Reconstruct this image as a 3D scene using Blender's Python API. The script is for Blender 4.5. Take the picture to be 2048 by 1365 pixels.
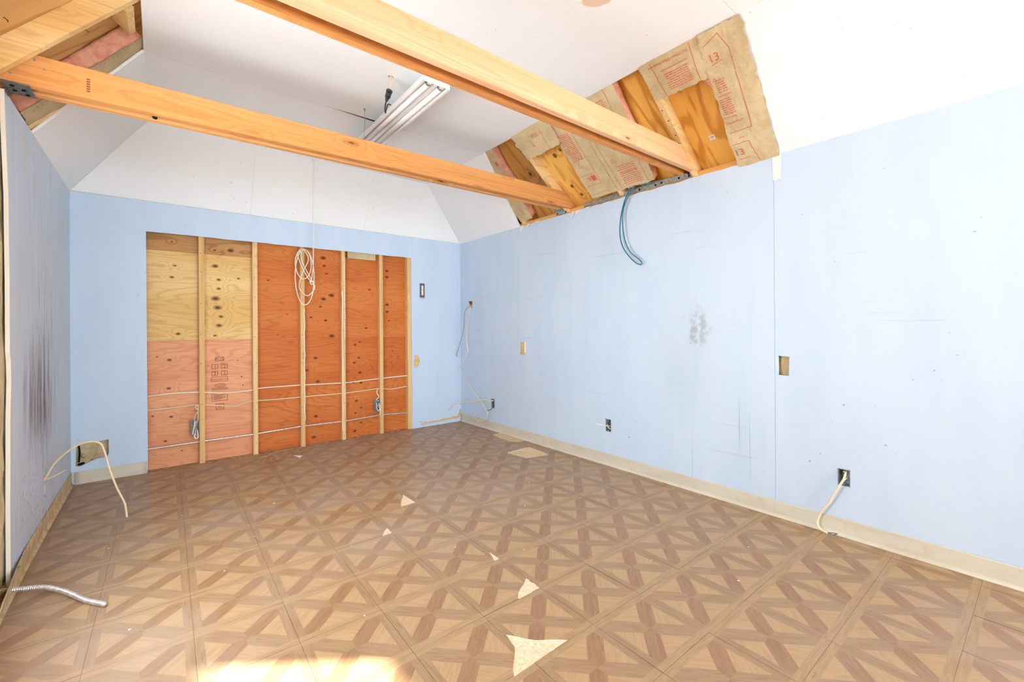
import bpy, bmesh, math, random
from mathutils import Vector, Matrix, noise as mnoise

# ------------------------------------------------------------------ clean
for o in list(bpy.data.objects):
    bpy.data.objects.remove(o)
S = bpy.context.scene
COL = S.collection
random.seed(7)

# ------------------------------------------------------------------ room measures (metres)
W, H, HC = 3.419, 2.199, 2.729          # width, wall height, flat ceiling height
XL, XR, YB = 0.457, 2.787, -0.337       # flat ceiling edges
YF = -8.2                               # front wall (behind the camera)
TH = 0.0127                             # drywall

# ------------------------------------------------------------------ camera
cd = bpy.data.cameras.new('camera')
cam = bpy.data.objects.new('camera', cd); COL.objects.link(cam)
yaw, pit, rol = math.radians(39.1263), math.radians(0.0072), math.radians(-0.3410)
fw = Vector((math.sin(yaw)*math.cos(pit), math.cos(yaw)*math.cos(pit), math.sin(pit)))
rt = Vector((math.cos(yaw), -math.sin(yaw), 0)); up = rt.cross(fw)
r2 = rt*math.cos(rol) + up*math.sin(rol); u2 = up*math.cos(rol) - rt*math.sin(rol)
CAM = Vector((0.5135, -4.5849, 1.1588))
m = Matrix.Identity(4)
for i in range(3):
    m[i][0], m[i][1], m[i][2], m[i][3] = r2[i], u2[i], -fw[i], CAM[i]
cam.matrix_world = m
cd.sensor_width = 36.0
cd.lens = 867.81/2048*36.0
cd.shift_y = -(682.5-654.9)/2048
cd.clip_start = 0.02
S.camera = cam

# ------------------------------------------------------------------ view
S.view_settings.view_transform = 'Standard'
S.view_settings.look = 'None'
S.view_settings.exposure = 2.78
S.view_settings.gamma = 1.0
S.view_settings.use_curve_mapping = False

# ------------------------------------------------------------------ daylight
wd = bpy.data.worlds.new('sky'); S.world = wd; wd.use_nodes = True
bg = wd.node_tree.nodes['Background']
bg.inputs[0].default_value = (0.78, 0.91, 1.0, 1)
bg.inputs[1].default_value = 2.2
sl = bpy.data.lights.new('sun', 'SUN'); sl.energy = 6.0; sl.angle = math.radians(1.0); sl.color = (1.0, 0.96, 0.90)
sun = bpy.data.objects.new('sun', sl); COL.objects.link(sun)
_e = math.radians(29.3)
sun.rotation_euler = Vector((-.804*math.cos(_e), .595*math.cos(_e), -math.sin(_e))).to_track_quat('-Z', 'Y').to_euler()
sun.location = (9, -9, 6)
# openings that let the daylight in (all outside the picture): y or x range, z range
DOOR = (-6.30, -4.82, 1.60, 2.03)       # high window in the right wall
DOORL = (-3.20, -1.96, 0.50, 2.06)      # unseen window opening in the bare stud wall, sized for the light
WINF = [(1.00, 3.32, 0.0, 2.14)]        # front wall: unseen wide opening, added to bring daylight in
def portal(name, loc, rot, sx, sy):
    l = bpy.data.lights.new(name, 'AREA'); l.shape = 'RECTANGLE'; l.size = sx; l.size_y = sy
    l.cycles.is_portal = True
    o = bpy.data.objects.new(name, l); COL.objects.link(o); o.location = loc; o.rotation_euler = rot
R90 = math.pi/2
portal('daylight_portal', (W+.11, (DOOR[0]+DOOR[1])/2, 1.815), (0, R90, 0), .43, DOOR[1]-DOOR[0])
portal('daylight_portal', (-.13, (DOORL[0]+DOORL[1])/2, 1.28), (0, -R90, 0), 1.56, DOORL[1]-DOORL[0])
for a in WINF:
    portal('daylight_portal', ((a[0]+a[1])/2, YF-.11, (a[2]+a[3])/2), (R90, 0, 0), a[1]-a[0], a[3]-a[2])

# ------------------------------------------------------------------ mesh helpers
ABS = {}
def setp(o, label=None, cat=None, group=None, kind=None):
    if label: o['label'] = label
    if cat: o['category'] = cat
    if group: o['group'] = group
    if kind: o['kind'] = kind
    return o
def empty(name, loc, label=None, cat=None, group=None, kind=None):
    o = bpy.data.objects.new(name, None); COL.objects.link(o); o.location = loc
    o.empty_display_size = .05
    ABS[o] = Vector(loc)
    return setp(o, label, cat, group, kind)
def mk(name, verts, faces, mats, parent=None, smooth=False, midx=None, uvs=None, label=None, cat=None, group=None, kind=None):
    verts = [Vector(v) for v in verts]
    if parent is not None:
        base = ABS[parent]
    else:
        n = len(verts)
        base = Vector((sum(v.x for v in verts)/n, sum(v.y for v in verts)/n, min(v.z for v in verts)))
    me = bpy.data.meshes.new(name)
    me.from_pydata([tuple(v-base) for v in verts], [], faces)
    if not isinstance(mats, (list, tuple)): mats = [mats]
    for mt in mats: me.materials.append(mt)
    if midx:
        for p, i in zip(me.polygons, midx): p.material_index = i
    if uvs:
        ul = me.uv_layers.new(name='UVMap')
        k = 0
        for f in uvs:
            for uv in f:
                ul.data[k].uv = uv; k += 1
    if smooth:
        for p in me.polygons: p.use_smooth = True
    me.update()
    o = bpy.data.objects.new(name, me); COL.objects.link(o)
    if parent is not None:
        o.parent = parent; ABS[o] = Vector(base)
    else:
        o.location = base; ABS[o] = Vector(base)
    return setp(o, label, cat, group, kind)
def fixn(o):
    bm = bmesh.new(); bm.from_mesh(o.data)
    bmesh.ops.remove_doubles(bm, verts=bm.verts, dist=1e-5)
    bmesh.ops.recalc_face_normals(bm, faces=bm.faces)
    bm.to_mesh(o.data); bm.free(); return o
BOXF = [(0,1,3,2), (4,6,7,5), (0,4,5,1), (2,3,7,6), (0,2,6,4), (1,5,7,3)]
def hexa(name, P, mat, parent=None, bev=0.0, **kw):
    """P: 8 points, index = 4*i + 2*j + k"""
    o = fixn(mk(name, P, BOXF, mat, parent, **kw))
    if bev:
        bm = bmesh.new(); bm.from_mesh(o.data)
        bmesh.ops.bevel(bm, geom=list(bm.edges), offset=bev, segments=2, affect='EDGES', profile=.6)
        bm.to_mesh(o.data); bm.free()
    return o
def box(name, x, y, z, mat, parent=None, bev=0.0, **kw):
    return hexa(name, [(a, b, c) for a in x for b in y for c in z], mat, parent, bev, **kw)
def panel(name, outer, holes, fmap, thick, mat, parent=None, **kw):
    """2D outline with holes, fmap(a, b, off) -> 3D, extruded from off=0 to off=-thick"""
    bm = bmesh.new(); edges = []
    for loop in [outer]+list(holes):
        vs = [bm.verts.new((p[0], p[1], 0)) for p in loop]
        edges += [bm.edges.new((vs[i], vs[(i+1) % len(vs)])) for i in range(len(vs))]
    bmesh.ops.triangle_fill(bm, use_beauty=True, use_dissolve=False, edges=edges)
    r = bmesh.ops.extrude_face_region(bm, geom=list(bm.faces))
    for v in [g for g in r['geom'] if isinstance(g, bmesh.types.BMVert)]: v.co.z = -thick
    bmesh.ops.recalc_face_normals(bm, faces=bm.faces)
    bm.verts.index_update()
    V = [Vector(fmap(v.co.x, v.co.y, v.co.z)) for v in bm.verts]
    F = [[v.index for v in f.verts] for f in bm.faces]
    bm.free()
    return fixn(mk(name, V, F, mat, parent, **kw))
def cr(pts, n=6):
    P = [Vector(p) for p in pts]
    if len(P) < 3: return P
    Q = [P[0]*2-P[1]]+P+[P[-1]*2-P[-2]]
    out = []
    for i in range(1, len(Q)-2):
        a, b, c, d = Q[i-1], Q[i], Q[i+1], Q[i+2]
        for k in range(n):
            t = k/n
            out.append(.5*((2*b)+(c-a)*t+(2*a-5*b+4*c-d)*t*t+(3*b-a-3*c+d)*t**3))
    out.append(P[-1]); return out
def tubev(pts, r, sides=8, smooth_n=6, rfun=None, flat=1.0):
    P = cr(pts, smooth_n) if smooth_n else [Vector(p) for p in pts]
    V, F = [], []
    t = (P[1]-P[0]).normalized()
    nrm = t.orthogonal().normalized()
    L = 0
    for i, p in enumerate(P):
        t2 = (P[min(i+1, len(P)-1)]-P[max(i-1, 0)]).normalized()
        ax = t.cross(t2)
        if ax.length > 1e-7:
            nrm = Matrix.Rotation(t.angle(t2), 3, ax.normalized()) @ nrm
        t = t2
        nrm = (nrm - t*nrm.dot(t)).normalized()
        bn = t.cross(nrm)
        if i: L += (P[i]-P[i-1]).length
        rr = rfun(L) if rfun else r
        for k in range(sides):
            a = 2*math.pi*k/sides
            V.append(p+nrm*math.cos(a)*rr+bn*math.sin(a)*rr*flat)
    n = len(P)
    for i in range(n-1):
        for k in range(sides):
            F.append((i*sides+k, i*sides+(k+1) % sides, (i+1)*sides+(k+1) % sides, (i+1)*sides+k))
    F.append(tuple(reversed(range(sides)))); F.append(tuple((n-1)*sides+k for k in range(sides)))
    return V, F
def tube(name, pts, r, mat, parent=None, sides=8, smooth_n=6, rfun=None, flat=1.0, **kw):
    V, F = tubev(pts, r, sides, smooth_n, rfun, flat)
    return mk(name, V, F, mat, parent, smooth=True, **kw)
def join(vf):
    V, F = [], []
    for v, f in vf:
        b = len(V); V += list(v); F += [tuple(i+b for i in q) for q in f]
    return V, F
def cylv(c, axis, r, h, sides=16, r1=None):
    axis = Vector(axis).normalized(); n = axis.orthogonal().normalized(); b = axis.cross(n); c = Vector(c)
    r1 = r if r1 is None else r1
    V = [c+(n*math.cos(a)+b*math.sin(a))*r for a in [2*math.pi*k/sides for k in range(sides)]]
    V += [c+axis*h+(n*math.cos(a)+b*math.sin(a))*r1 for a in [2*math.pi*k/sides for k in range(sides)]]
    F = [(k, (k+1) % sides, sides+(k+1) % sides, sides+k) for k in range(sides)]
    F += [tuple(reversed(range(sides))), tuple(range(sides, 2*sides))]
    return V, F
_fc = {}
def textv(body, size):
    """letters as flat faces, origin at lower left: verts 2D, faces, width"""
    cu = bpy.data.curves.new('t', 'FONT'); cu.body = body; cu.size = size; cu.resolution_u = 2
    ob = bpy.data.objects.new('t', cu); COL.objects.link(ob)
    bpy.context.view_layer.update()
    dg = bpy.context.evaluated_depsgraph_get()
    me = bpy.data.meshes.new_from_object(ob.evaluated_get(dg))
    V = [(v.co.x, v.co.y) for v in me.vertices]; F = [tuple(p.vertices) for p in me.polygons]
    bpy.data.objects.remove(ob); bpy.data.curves.remove(cu); bpy.data.meshes.remove(me)
    w = max(v[0] for v in V) if V else 0
    return V, F, w

# planes of the room -> 3D ; off > 0 points into the room
LR = math.hypot(W-XR, HC-H); LL = math.hypot(XL, HC-H); LB = math.hypot(YB, HC-H)
eR = Vector((-(W-XR), 0, HC-H))/LR; nR = Vector((-(HC-H), 0, -(W-XR)))/LR
eL = Vector((XL, 0, HC-H))/LL; nL = Vector((HC-H, 0, -XL))/LL
eB = Vector((0, YB, HC-H))/LB; nB = Vector((0, -(HC-H), YB))/LB
def mR(y, s, off=0): return Vector((W, y, H))+eR*s+nR*off
def mL(y, s, off=0): return Vector((0, y, H))+eL*s+nL*off
def mB(x, s, off=0): return Vector((x, 0, H))+eB*s+nB*off
def fR(y, z, off=0): return Vector((W-off, y, z))
def fL(y, z, off=0): return Vector((off, y, z))
def fB(x, z, off=0): return Vector((x, -off, z))
def fC(x, y, off=0): return Vector((x, y, HC-off))
def fF(x, z, off=0): return Vector((x, YF+off, z))
def rect(a0, a1, b0, b1): return [(a0, b0), (a1, b0), (a1, b1), (a0, b1)]
def ragged(p, q, n, amp, seed):
    rnd = random.Random(seed); p, q = Vector(p), Vector(q); d = q-p; nn = Vector((-d.y, d.x)).normalized()
    return [tuple(p+d*(i/n)+nn*(rnd.uniform(-amp, amp) if 0 < i < n else 0)) for i in range(n+1)]

# ------------------------------------------------------------------ materials
def lin(c):
    c = c/255
    return c/12.92 if c <= .04045 else ((c+.055)/1.055)**2.4
def C(r, g, b): return (lin(r), lin(g), lin(b), 1)
class Mat:
    def __init__(s, name, rough=.6, spec=.3, metal=0):
        s.m = bpy.data.materials.new(name); s.m.use_nodes = True; s.nt = s.m.node_tree
        s.b = s.nt.nodes['Principled BSDF']
        s.b.inputs['Roughness'].default_value = rough; s.b.inputs['Metallic'].default_value = metal
        s.b.inputs['Specular IOR Level'].default_value = spec
        s.tc = None
    def N(s, t): return s.nt.nodes.new(t)
    def put(s, sock, v):
        if isinstance(v, bpy.types.NodeSocket): s.nt.links.new(v, sock)
        elif v is not None: sock.default_value = v
    def coord(s, k='Object'):
        if s.tc is None: s.tc = s.N('ShaderNodeTexCoord')
        return s.tc.outputs[k]
    def world(s): return s.N('ShaderNodeNewGeometry').outputs['Position']
    def rnd(s): return s.N('ShaderNodeObjectInfo').outputs['Random']
    def math(s, op, a, b=None, c=None, clamp=False):
        n = s.N('ShaderNodeMath'); n.operation = op; n.use_clamp = clamp
        for i, v in enumerate((a, b, c)): s.put(n.inputs[i], v)
        return n.outputs[0]
    def vm(s, op, a, b=None):
        n = s.N('ShaderNodeVectorMath'); n.operation = op
        s.put(n.inputs[0], a)
        if op == 'SCALE': s.put(n.inputs['Scale'], b)
        else: s.put(n.inputs[1], b)
        return n.outputs['Value'] if op in ('LENGTH', 'DOT_PRODUCT') else n.outputs[0]
    def noise(s, v, scale, detail=2, rough=.5, dist=0, col=False):
        n = s.N('ShaderNodeTexNoise'); s.put(n.inputs['Vector'], v)
        n.inputs['Scale'].default_value = scale; n.inputs['Detail'].default_value = detail
        n.inputs['Roughness'].default_value = rough; n.inputs['Distortion'].default_value = dist
        return n.outputs['Color' if col else 'Fac']
    def voro(s, v, scale):
        n = s.N('ShaderNodeTexVoronoi'); s.put(n.inputs['Vector'], v); n.inputs['Scale'].default_value = scale
        return n.outputs['Distance']
    def mr(s, v, a, b, c=0., d=1., smooth=True):
        n = s.N('ShaderNodeMapRange'); n.interpolation_type = 'SMOOTHSTEP' if smooth else 'LINEAR'
        s.put(n.inputs[0], v)
        for i, x in enumerate((a, b, c, d)): n.inputs[i+1].default_value = x
        return n.outputs[0]
    def mix(s, f, a, b, mode='MIX'):
        n = s.N('ShaderNodeMix'); n.data_type = 'RGBA'; n.blend_type = mode
        s.put(n.inputs[0], f); s.put(n.inputs[6], a); s.put(n.inputs[7], b)
        return n.outputs[2]
    def ell(s, p, c, r):
        """distance from c in units of r (0 = axis ignored)"""
        inv = tuple(0 if x == 0 else 1/x for x in r)
        return s.vm('LENGTH', s.vm('MULTIPLY', s.vm('SUBTRACT', p, tuple(c)), inv))
    def bump(s, h, strength=.3, dist=.002):
        n = s.N('ShaderNodeBump'); n.inputs['Strength'].default_value = strength; n.inputs['Distance'].default_value = dist
        s.put(n.inputs['Height'], h); s.nt.links.new(n.outputs[0], s.b.inputs['Normal'])
    def col(s, c): s.put(s.b.inputs['Base Color'], c); return s
def plain(name, c, rough=.5, metal=0, spec=.4):
    M = Mat(name, rough, spec, metal); M.col(c); return M.m
def axvec(ax, along, across):
    v = [across]*3; v[ax] = along; return tuple(v)
def lumber(name, dark, mid, light, ax=0, rings=14, kscale=1.0, knots=True):
    M = Mat(name, .62, .25)
    r = M.rnd(); p0 = M.coord()
    p = M.vm('ADD', p0, M.vm('SCALE', (7.3, 3.1, 5.7), r))
    q = M.vm('MULTIPLY', p, axvec(ax, .22, 9.0))
    k = M.voro(M.vm('MULTIPLY', p, axvec(ax, 2.6, 8.0)), 1.0*kscale)
    kd = M.mr(k, .0, .42, .22, 0)
    n1 = M.math('ADD', M.noise(q, 1.3, 2, .5, .3), kd)
    ring = M.math('SINE', M.math('MULTIPLY', n1, rings*6.28))
    fine = M.noise(M.vm('MULTIPLY', p, axvec(ax, 3, 170)), 1.0, 2)
    c = M.mix(M.mr(M.noise(q, .6, 1), .3, .7), mid, light)
    c = M.mix(M.mr(ring, .1, 1.0, 0, .30), c, dark)
    c = M.mix(M.mr(fine, .35, .75, 0, .22), c, dark)
    if knots:
        c = M.mix(M.mr(k, .05, .2, .7, 0), c, dark)
        c = M.mix(M.mr(k, .02, .07, .8, 0), c, C(70, 38, 20))
    M.col(c); M.bump(fine, .12, .001)
    return M.m
def plywood(name, dark, mid, light, grain, up, knots=(), freq=9, contrast=.5, seed=0., patch=None, wob=.35):
    """rotary-cut veneer: contour grain along axis 'grain', 'up' is the other face axis; knots: (a, b, r)"""
    M = Mat(name, .6, .25)
    p0 = M.coord(); p = M.vm('ADD', p0, (seed*1.7, seed*.9, seed*1.3))
    v = [.0, .0, .0]; v[grain] = .7; v[up] = 4.4
    n1 = M.noise(M.vm('MULTIPLY', p, tuple(v)), 1.0, 2.5, .5, wob)
    kmask = None; kdark = None
    for (a, b, r) in knots:
        cc = [0, 0, 0]; cc[grain] = a; cc[up] = b
        rr = [0, 0, 0]; rr[grain] = r*1.25; rr[up] = r*.8
        d = M.ell(p0, cc, rr)
        e = M.mr(d, 0., 5., .13, 0)
        n1 = M.math('ADD', n1, e)
        k1 = M.mr(d, .75, 1.15, 1, 0); k2 = M.mr(d, .2, .7, 1, 0)
        kmask = k1 if kmask is None else M.math('MAXIMUM', kmask, k1)
        kdark = k2 if kdark is None else M.math('MAXIMUM', kdark, k2)
    ring = M.math('SINE', M.math('MULTIPLY', n1, freq*6.28))
    vf = [200., 200., 200.]; vf[grain] = 6.
    fine = M.noise(M.vm('MULTIPLY', p, tuple(vf)), 1.0, 2)
    c = M.mix(M.mr(M.noise(M.vm('MULTIPLY', p, tuple(v)), .8, 1), .32, .68), mid, light)
    c = M.mix(M.mr(ring, .25, 1.0, 0, contrast), c, dark)
    c = M.mix(M.mr(fine, .35, .75, 0, .26), c, dark)
    if kmask is not None:
        c = M.mix(M.math('MULTIPLY', kmask, .75), c, M.mix(.5, dark, C(60, 30, 14)))
        c = M.mix(M.math('MULTIPLY', kdark, .85), c, C(48, 26, 16))
    M.col(c); M.bump(fine, .12, .001)
    return M.m

def paint_blue(name, kind):
    M = Mat(name, .5, .35); p = M.world()
    base = C(199, 215, 233)
    c = M.mix(M.mr(M.noise(M.vm('MULTIPLY', p, (3, 3, .6)), 1.6, 3, .6), .35, .7), base, C(193, 210, 230))
    # small dents and specks in the paint
    sp = M.noise(p, 38, 1, .4); area = M.noise(p, 1.7, 2)
    f = M.math('MULTIPLY', M.mr(sp, .765, .80), M.mr(area, .44, .60))
    c = M.mix(M.math('MULTIPLY', f, .65), c, C(86, 92, 100))
    sc = M.noise(M.vm('MULTIPLY', p, (16, 16, 90)), 1.0, 2, .6)
    c = M.mix(M.math('MULTIPLY', M.mr(sc, .72, .80), .18), c, C(120, 128, 140))
    if kind == 'right':
        wob = M.vm('ADD', p, M.vm('SCALE', M.vm('SUBTRACT', M.noise(p, 9, 3, .6, 0, True), (.5, .5, .5)), .22))
        d = M.ell(wob, (0, -3.05, 1.14), (0, .085, .16))
        st = M.math('MULTIPLY', M.mr(d, .35, 1.1, 1, 0), M.mr(M.noise(p, 26, 3, .65), .36, .62))
        c = M.mix(M.math('MULTIPLY', st, .62), c, C(150, 148, 146))
        d2 = M.ell(wob, (0, -2.95, .95), (0, .38, .55))
        c = M.mix(M.math('MULTIPLY', M.mr(d2, .2, 1.0, 1, 0), .16), c, C(176, 182, 190))
        run = M.noise(M.vm('MULTIPLY', p, (0, 34, .5)), 1.0, 1, .5)
        low = M.math('MULTIPLY', M.mr(M.ell(p, (0, -3.12, .35), (0, .42, .48)), .55, 1.0, 1, 0), M.mr(run, .63, .70))
        c = M.mix(M.math('MULTIPLY', low, .36), c, C(118, 126, 136))
        hz = M.noise(M.vm('MULTIPLY', p, (0, 1.1, 26)), 1.0, 2, .5)
        c = M.mix(M.math('MULTIPLY', M.mr(hz, .67, .76), .16), c, C(140, 150, 166))
        bl = M.math('MULTIPLY', M.mr(M.noise(p, 62, 2, .6), .735, .77), M.mr(M.ell(p, (0, -4.25, .75), (0, .42, .6)), .3, 1, 1, 0))
        c = M.mix(M.math('MULTIPLY', bl, .6), c, C(72, 76, 82))
    if kind == 'left':
        c = M.mix(.40, c, C(214, 218, 224))  # same paint lightened to offset the dim light on this wall
        wob = M.vm('ADD', p, M.vm('SCALE', M.vm('SUBTRACT', M.noise(M.vm('MULTIPLY', p, (1, 1, .35)), 8, 3, .6, 0, True), (.5, .5, .5)), .35))
        d = M.ell(wob, (0, -1.02, .78), (0, .52, .42))
        strk = M.noise(M.vm('MULTIPLY', p, (9, 17, 1.1)), 1.6, 4, .68)
        c = M.mix(M.math('MULTIPLY', M.mr(strk, .40, .66), .17), c, C(158, 146, 140))
        a = M.math('MULTIPLY', M.mr(d, .1, 1.15, 1, 0), M.mr(strk, .38, .58))
        c = M.mix(M.math('MULTIPLY', a, .95), c, C(84, 64, 54))
        d3 = M.ell(wob, (0, -.95, 1.2), (0, .38, .38))
        c = M.mix(M.math('MULTIPLY', M.math('MULTIPLY', M.mr(d3, .1, 1.1, 1, 0), M.mr(strk, .44, .7)), .6), c, C(104, 88, 78))
        fl = M.math('MULTIPLY', M.mr(M.noise(M.vm('MULTIPLY', p, (20, 20, 12)), 2.2, 3, .7), .55, .68), M.mr(M.ell(p, (0, -1.15, .1), (0, .7, .75)), .3, 1, 1, 0))
        c = M.mix(M.math('MULTIPLY', fl, .75), c, C(112, 86, 66))
        pch = M.math('MULTIPLY', M.mr(M.ell(wob, (0, -1.40, 2.06), (0, .10, .09)), .5, 1.0, 1, 0), M.mr(M.noise(p, 22, 2), .42, .5))
        c = M.mix(M.math('MULTIPLY', pch, .8), c, C(214, 208, 196))
    M.col(c); M.bump(M.noise(p, 240, 2), .06, .001)
    return M.m
mBlueB = paint_blue('blue_paint', 'back'); mBlueR = paint_blue('blue_paint_drips', 'right'); mBlueL = paint_blue('blue_paint_soiled', 'left')
def white_paint():
    M = Mat('white_ceiling_paint', .55, .3); p = M.world()
    c = M.mix(M.mr(M.noise(p, 1.1, 3), .35, .7), C(245, 245, 245), C(240, 240, 240))
    c = M.mix(M.math('MULTIPLY', M.mr(M.noise(p, 44, 1), .765, .80), .45), c, C(150, 146, 140))
    M.col(c); M.bump(M.noise(p, 200, 2), .05, .001); return M.m
mWhite = white_paint()
mGyp = plain('gypsum_core', C(236, 226, 212), .8)
mBeamA = lumber('fir_lumber_orange', C(176, 104, 48), C(212, 144, 80), C(226, 166, 104), 0, 10)
mBeamB = lumber('fir_lumber_pale', C(214, 146, 96), C(238, 182, 136), C(244, 200, 160), 0, 8)
mStud = lumber('stud_pine', C(190, 138, 78), C(224, 180, 120), C(238, 202, 150), 2, 7)
mRaft = lumber('rafter_pine', C(204, 150, 84), C(236, 192, 124), C(246, 214, 156), 0, 7)
mPlate = lumber('plate_pine', C(186, 120, 56), C(222, 160, 88), C(236, 184, 116), 1, 6)
# wall sheathing (grain runs along x, up is z)
mPlyLight = plywood('plywood_pale_pine', C(196, 138, 66), C(228, 186, 116), C(240, 208, 148), 0, 2,
    [(.905,1.72,.022),(.93,1.60,.016),(.93,1.52,.014),(.905,1.43,.030),(.92,1.35,.028),(.945,1.27,.017),(.93,1.19,.022),(.90,1.10,.012),(.62,1.70,.012),(.60,1.60,.014),(.64,1.12,.016),(1.08,1.62,.012)], 16, .34, 1.)
mPlyTop = plywood('plywood_grey_brown', C(128, 80, 42), C(196, 142, 86), C(212, 164, 108), 0, 2, [(1.02,1.87,.022),(.90,1.86,.010),(.60,1.90,.008)], 7, .5, 2.)
mPlyPink = plywood('plywood_salmon', C(192, 110, 72), C(226, 154, 112), C(236, 170, 128), 0, 2,
    [(.58,.90,.016),(.575,.66,.016),(.59,.42,.013),(.50,.93,.008),(.66,.12,.008),(.47,.44,.009),(.55,.22,.012),(1.10,.72,.008),(1.07,.87,.006),(1.11,.64,.007)], 20, .28, 3.)
mPlyOrU = plywood('plywood_orange', C(158, 74, 26), C(206, 114, 52), C(216, 130, 64), 0, 2,
    [(1.82,1.88,.024),(1.83,1.80,.016),(1.85,1.72,.012),(1.90,1.50,.026),(1.82,1.46,.022),(1.79,1.38,.014),(1.70,1.27,.014),(1.84,1.24,.016),(1.90,1.08,.026),(1.82,1.05,.022),
     (2.30,1.58,.014),(2.26,1.16,.014),(2.50,1.80,.018),(2.50,1.73,.020),(2.50,1.42,.020),(2.50,1.34,.018),(2.52,1.24,.010),(1.40,1.10,.008),(1.32,1.62,.010),(1.48,1.30,.008)], 20, .28, 4.)
mPlyOrL = plywood('plywood_red_orange', C(152, 66, 22), C(202, 106, 46), C(214, 126, 62), 0, 2,
    [(1.74,.86,.018),(1.66,.74,.014),(1.76,.62,.018),(1.74,.27,.018),(1.72,.06,.020),(2.14,.98,.014),(2.19,1.01,.012),(2.18,.84,.014),(2.13,.79,.014),(2.19,.68,.018),(2.12,.58,.014),(2.20,.57,.014),(2.15,.38,.016),(2.20,.30,.012),(2.14,.25,.012),(2.20,.14,.012),(2.13,.06,.018),(2.56,.90,.008)], 24, .34, 5., wob=.7)
# roof sheathing (grain runs along the slope = mostly x/z, read in y across)
def roofply(name, dark, mid, light, seed, freq, contrast, knots):
    """y across, x along the slope; knots in (y, x)"""
    M = Mat(name, .6, .25)
    p0 = M.world(); p = M.vm('ADD', p0, (seed, seed*2, seed*3))
    n1 = M.noise(M.vm('MULTIPLY', p, (1.1, 6.5, .9)), 1.0, 2.5, .5, .35); km = None
    for (y, x, r) in knots:
        d = M.ell(p0, (x, y, 0), (r*.9, r, 0))
        n1 = M.math('ADD', n1, M.mr(d, 0, 5, .14, 0)); k = M.mr(d, .5, 1.1, 1, 0)
        km = k if km is None else M.math('MAXIMUM', km, k)
    ring = M.math('SINE', M.math('MULTIPLY', n1, freq*6.28))
    fine = M.noise(M.vm('MULTIPLY', p, (6, 220, 6)), 1.0, 2)
    c = M.mix(M.mr(M.noise(M.vm('MULTIPLY', p, (1.5, 5, 1.5)), 1, 1), .32, .68), mid, light)
    c = M.mix(M.mr(ring, .0, 1.0, 0, contrast), c, dark); c = M.mix(M.mr(fine, .35, .75, 0, .2), c, dark)
    if km is not None: c = M.mix(M.math('MULTIPLY', km, .85), c, C(66, 34, 14))
    M.col(c); return M.m
mRoofA = roofply('roof_plywood_tan', C(158, 100, 40), C(212, 156, 84), C(224, 172, 102), .3, 6, .45, [(-1.62,2.80,.020),(-1.66,2.83,.008),(-1.62,3.15,.022),(-1.72,3.16,.018),(-1.60,3.33,.02),(-1.78,3.06,.010)])
mRoofB = roofply('roof_plywood_amber', C(196, 128, 40), C(236, 176, 86), C(244, 196, 108), 1.1, 5, .5, [(-1.99,3.10,.024),(-2.07,3.08,.017),(-2.03,3.02,.008),(-1.96,3.34,.018),(-2.0,3.42,.018),(-2.1,3.40,.010)])
mRoofC = roofply('roof_plywood_honey', C(196, 116, 30), C(240, 174, 74), C(246, 192, 98), 2.4, 4, .62, [(-3.11,2.98,.026)])
mRoofD = roofply('roof_plywood_left', C(176, 116, 54), C(218, 166, 100), C(230, 186, 122), 3.3, 5, .5, [])
def kraft():
    M = Mat('kraft_paper', .72, .2); p = M.world()
    n = M.noise(p, 9, 4, .6); f = M.noise(p, 90, 2)
    c = M.mix(M.mr(n, .3, .7), C(194, 172, 132), C(210, 190, 152))
    c = M.mix(M.mr(f, .5, .8, 0, .22), c, C(160, 134, 92))
    M.col(c); M.bump(M.noise(p, 24, 3, .6, .4), .6, .008); return M.m
mKraft = kraft()
def fiberglass():
    M = Mat('pink_fiberglass', .9, .05); p = M.world()
    n = M.noise(p, 13, 5, .65, .6); f = M.noise(M.vm('MULTIPLY', p, (60, 200, 60)), 1.0, 3, .7, .4)
    c = M.mix(M.mr(n, .3, .7), C(226, 146, 122), C(244, 192, 170))
    c = M.mix(M.mr(f, .5, .8, 0, .3), c, C(206, 112, 88))
    M.col(c); M.bump(M.math('ADD', n, f), .5, .01)
    return M.m
mPink = fiberglass()
mRed = plain('red_print', C(214, 104, 78), .8, 0, .1)
mInk = plain('brown_stamp_ink', C(138, 82, 62), .8, 0, .1)
mInkB = plain('black_pencil', C(70, 52, 40), .8, 0, .1)
def cove():
    M = Mat('cream_vinyl_base', .42, .4); p = M.world()
    c = M.mix(M.mr(M.noise(M.vm('MULTIPLY', p, (2, 2, 9)), 2, 3), .35, .7), C(208, 200, 182), C(200, 190, 170))
    dn = M.math('MULTIPLY', M.mr(M.noise(p, 16, 4, .65), .52, .72), .4)
    c = M.mix(dn, c, C(196, 168, 128)); M.col(c); return M.m
mCove = cove()
def coveDirty():
    M = Mat('soiled_vinyl_base', .55, .3); p = M.world()
    c = M.mix(M.mr(M.noise(p, 14, 4, .65), .35, .65), C(214, 190, 150), C(186, 152, 110))
    M.col(c); return M.m
mCoveD = coveDirty()
def galv(name, c1, c2, rough=.42, metal=.6):
    M = Mat(name, rough, .5, metal); p = M.world()
    M.col(M.mix(M.mr(M.noise(p, 60, 3, .6), .35, .65), c1, c2)); return M.m
mGalv = galv('galvanised_steel', C(170, 178, 178), C(128, 136, 134))
mGalvD = galv('dull_zinc_box', C(172, 182, 186), C(124, 134, 138), .5, .3)
mSteelD = galv('weathered_steel', C(120, 124, 124), C(88, 92, 94), .5, .4)
mBX = galv('armour_steel', C(226, 224, 222), C(196, 192, 190), .28, .55)
mDark = plain('dark_hole', C(28, 26, 26), .9, 0, .05)
mCream = plain('cream_cable', C(232, 208, 172), .5)
mWhiteC = plain('white_cable', C(240, 232, 216), .5)
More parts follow.
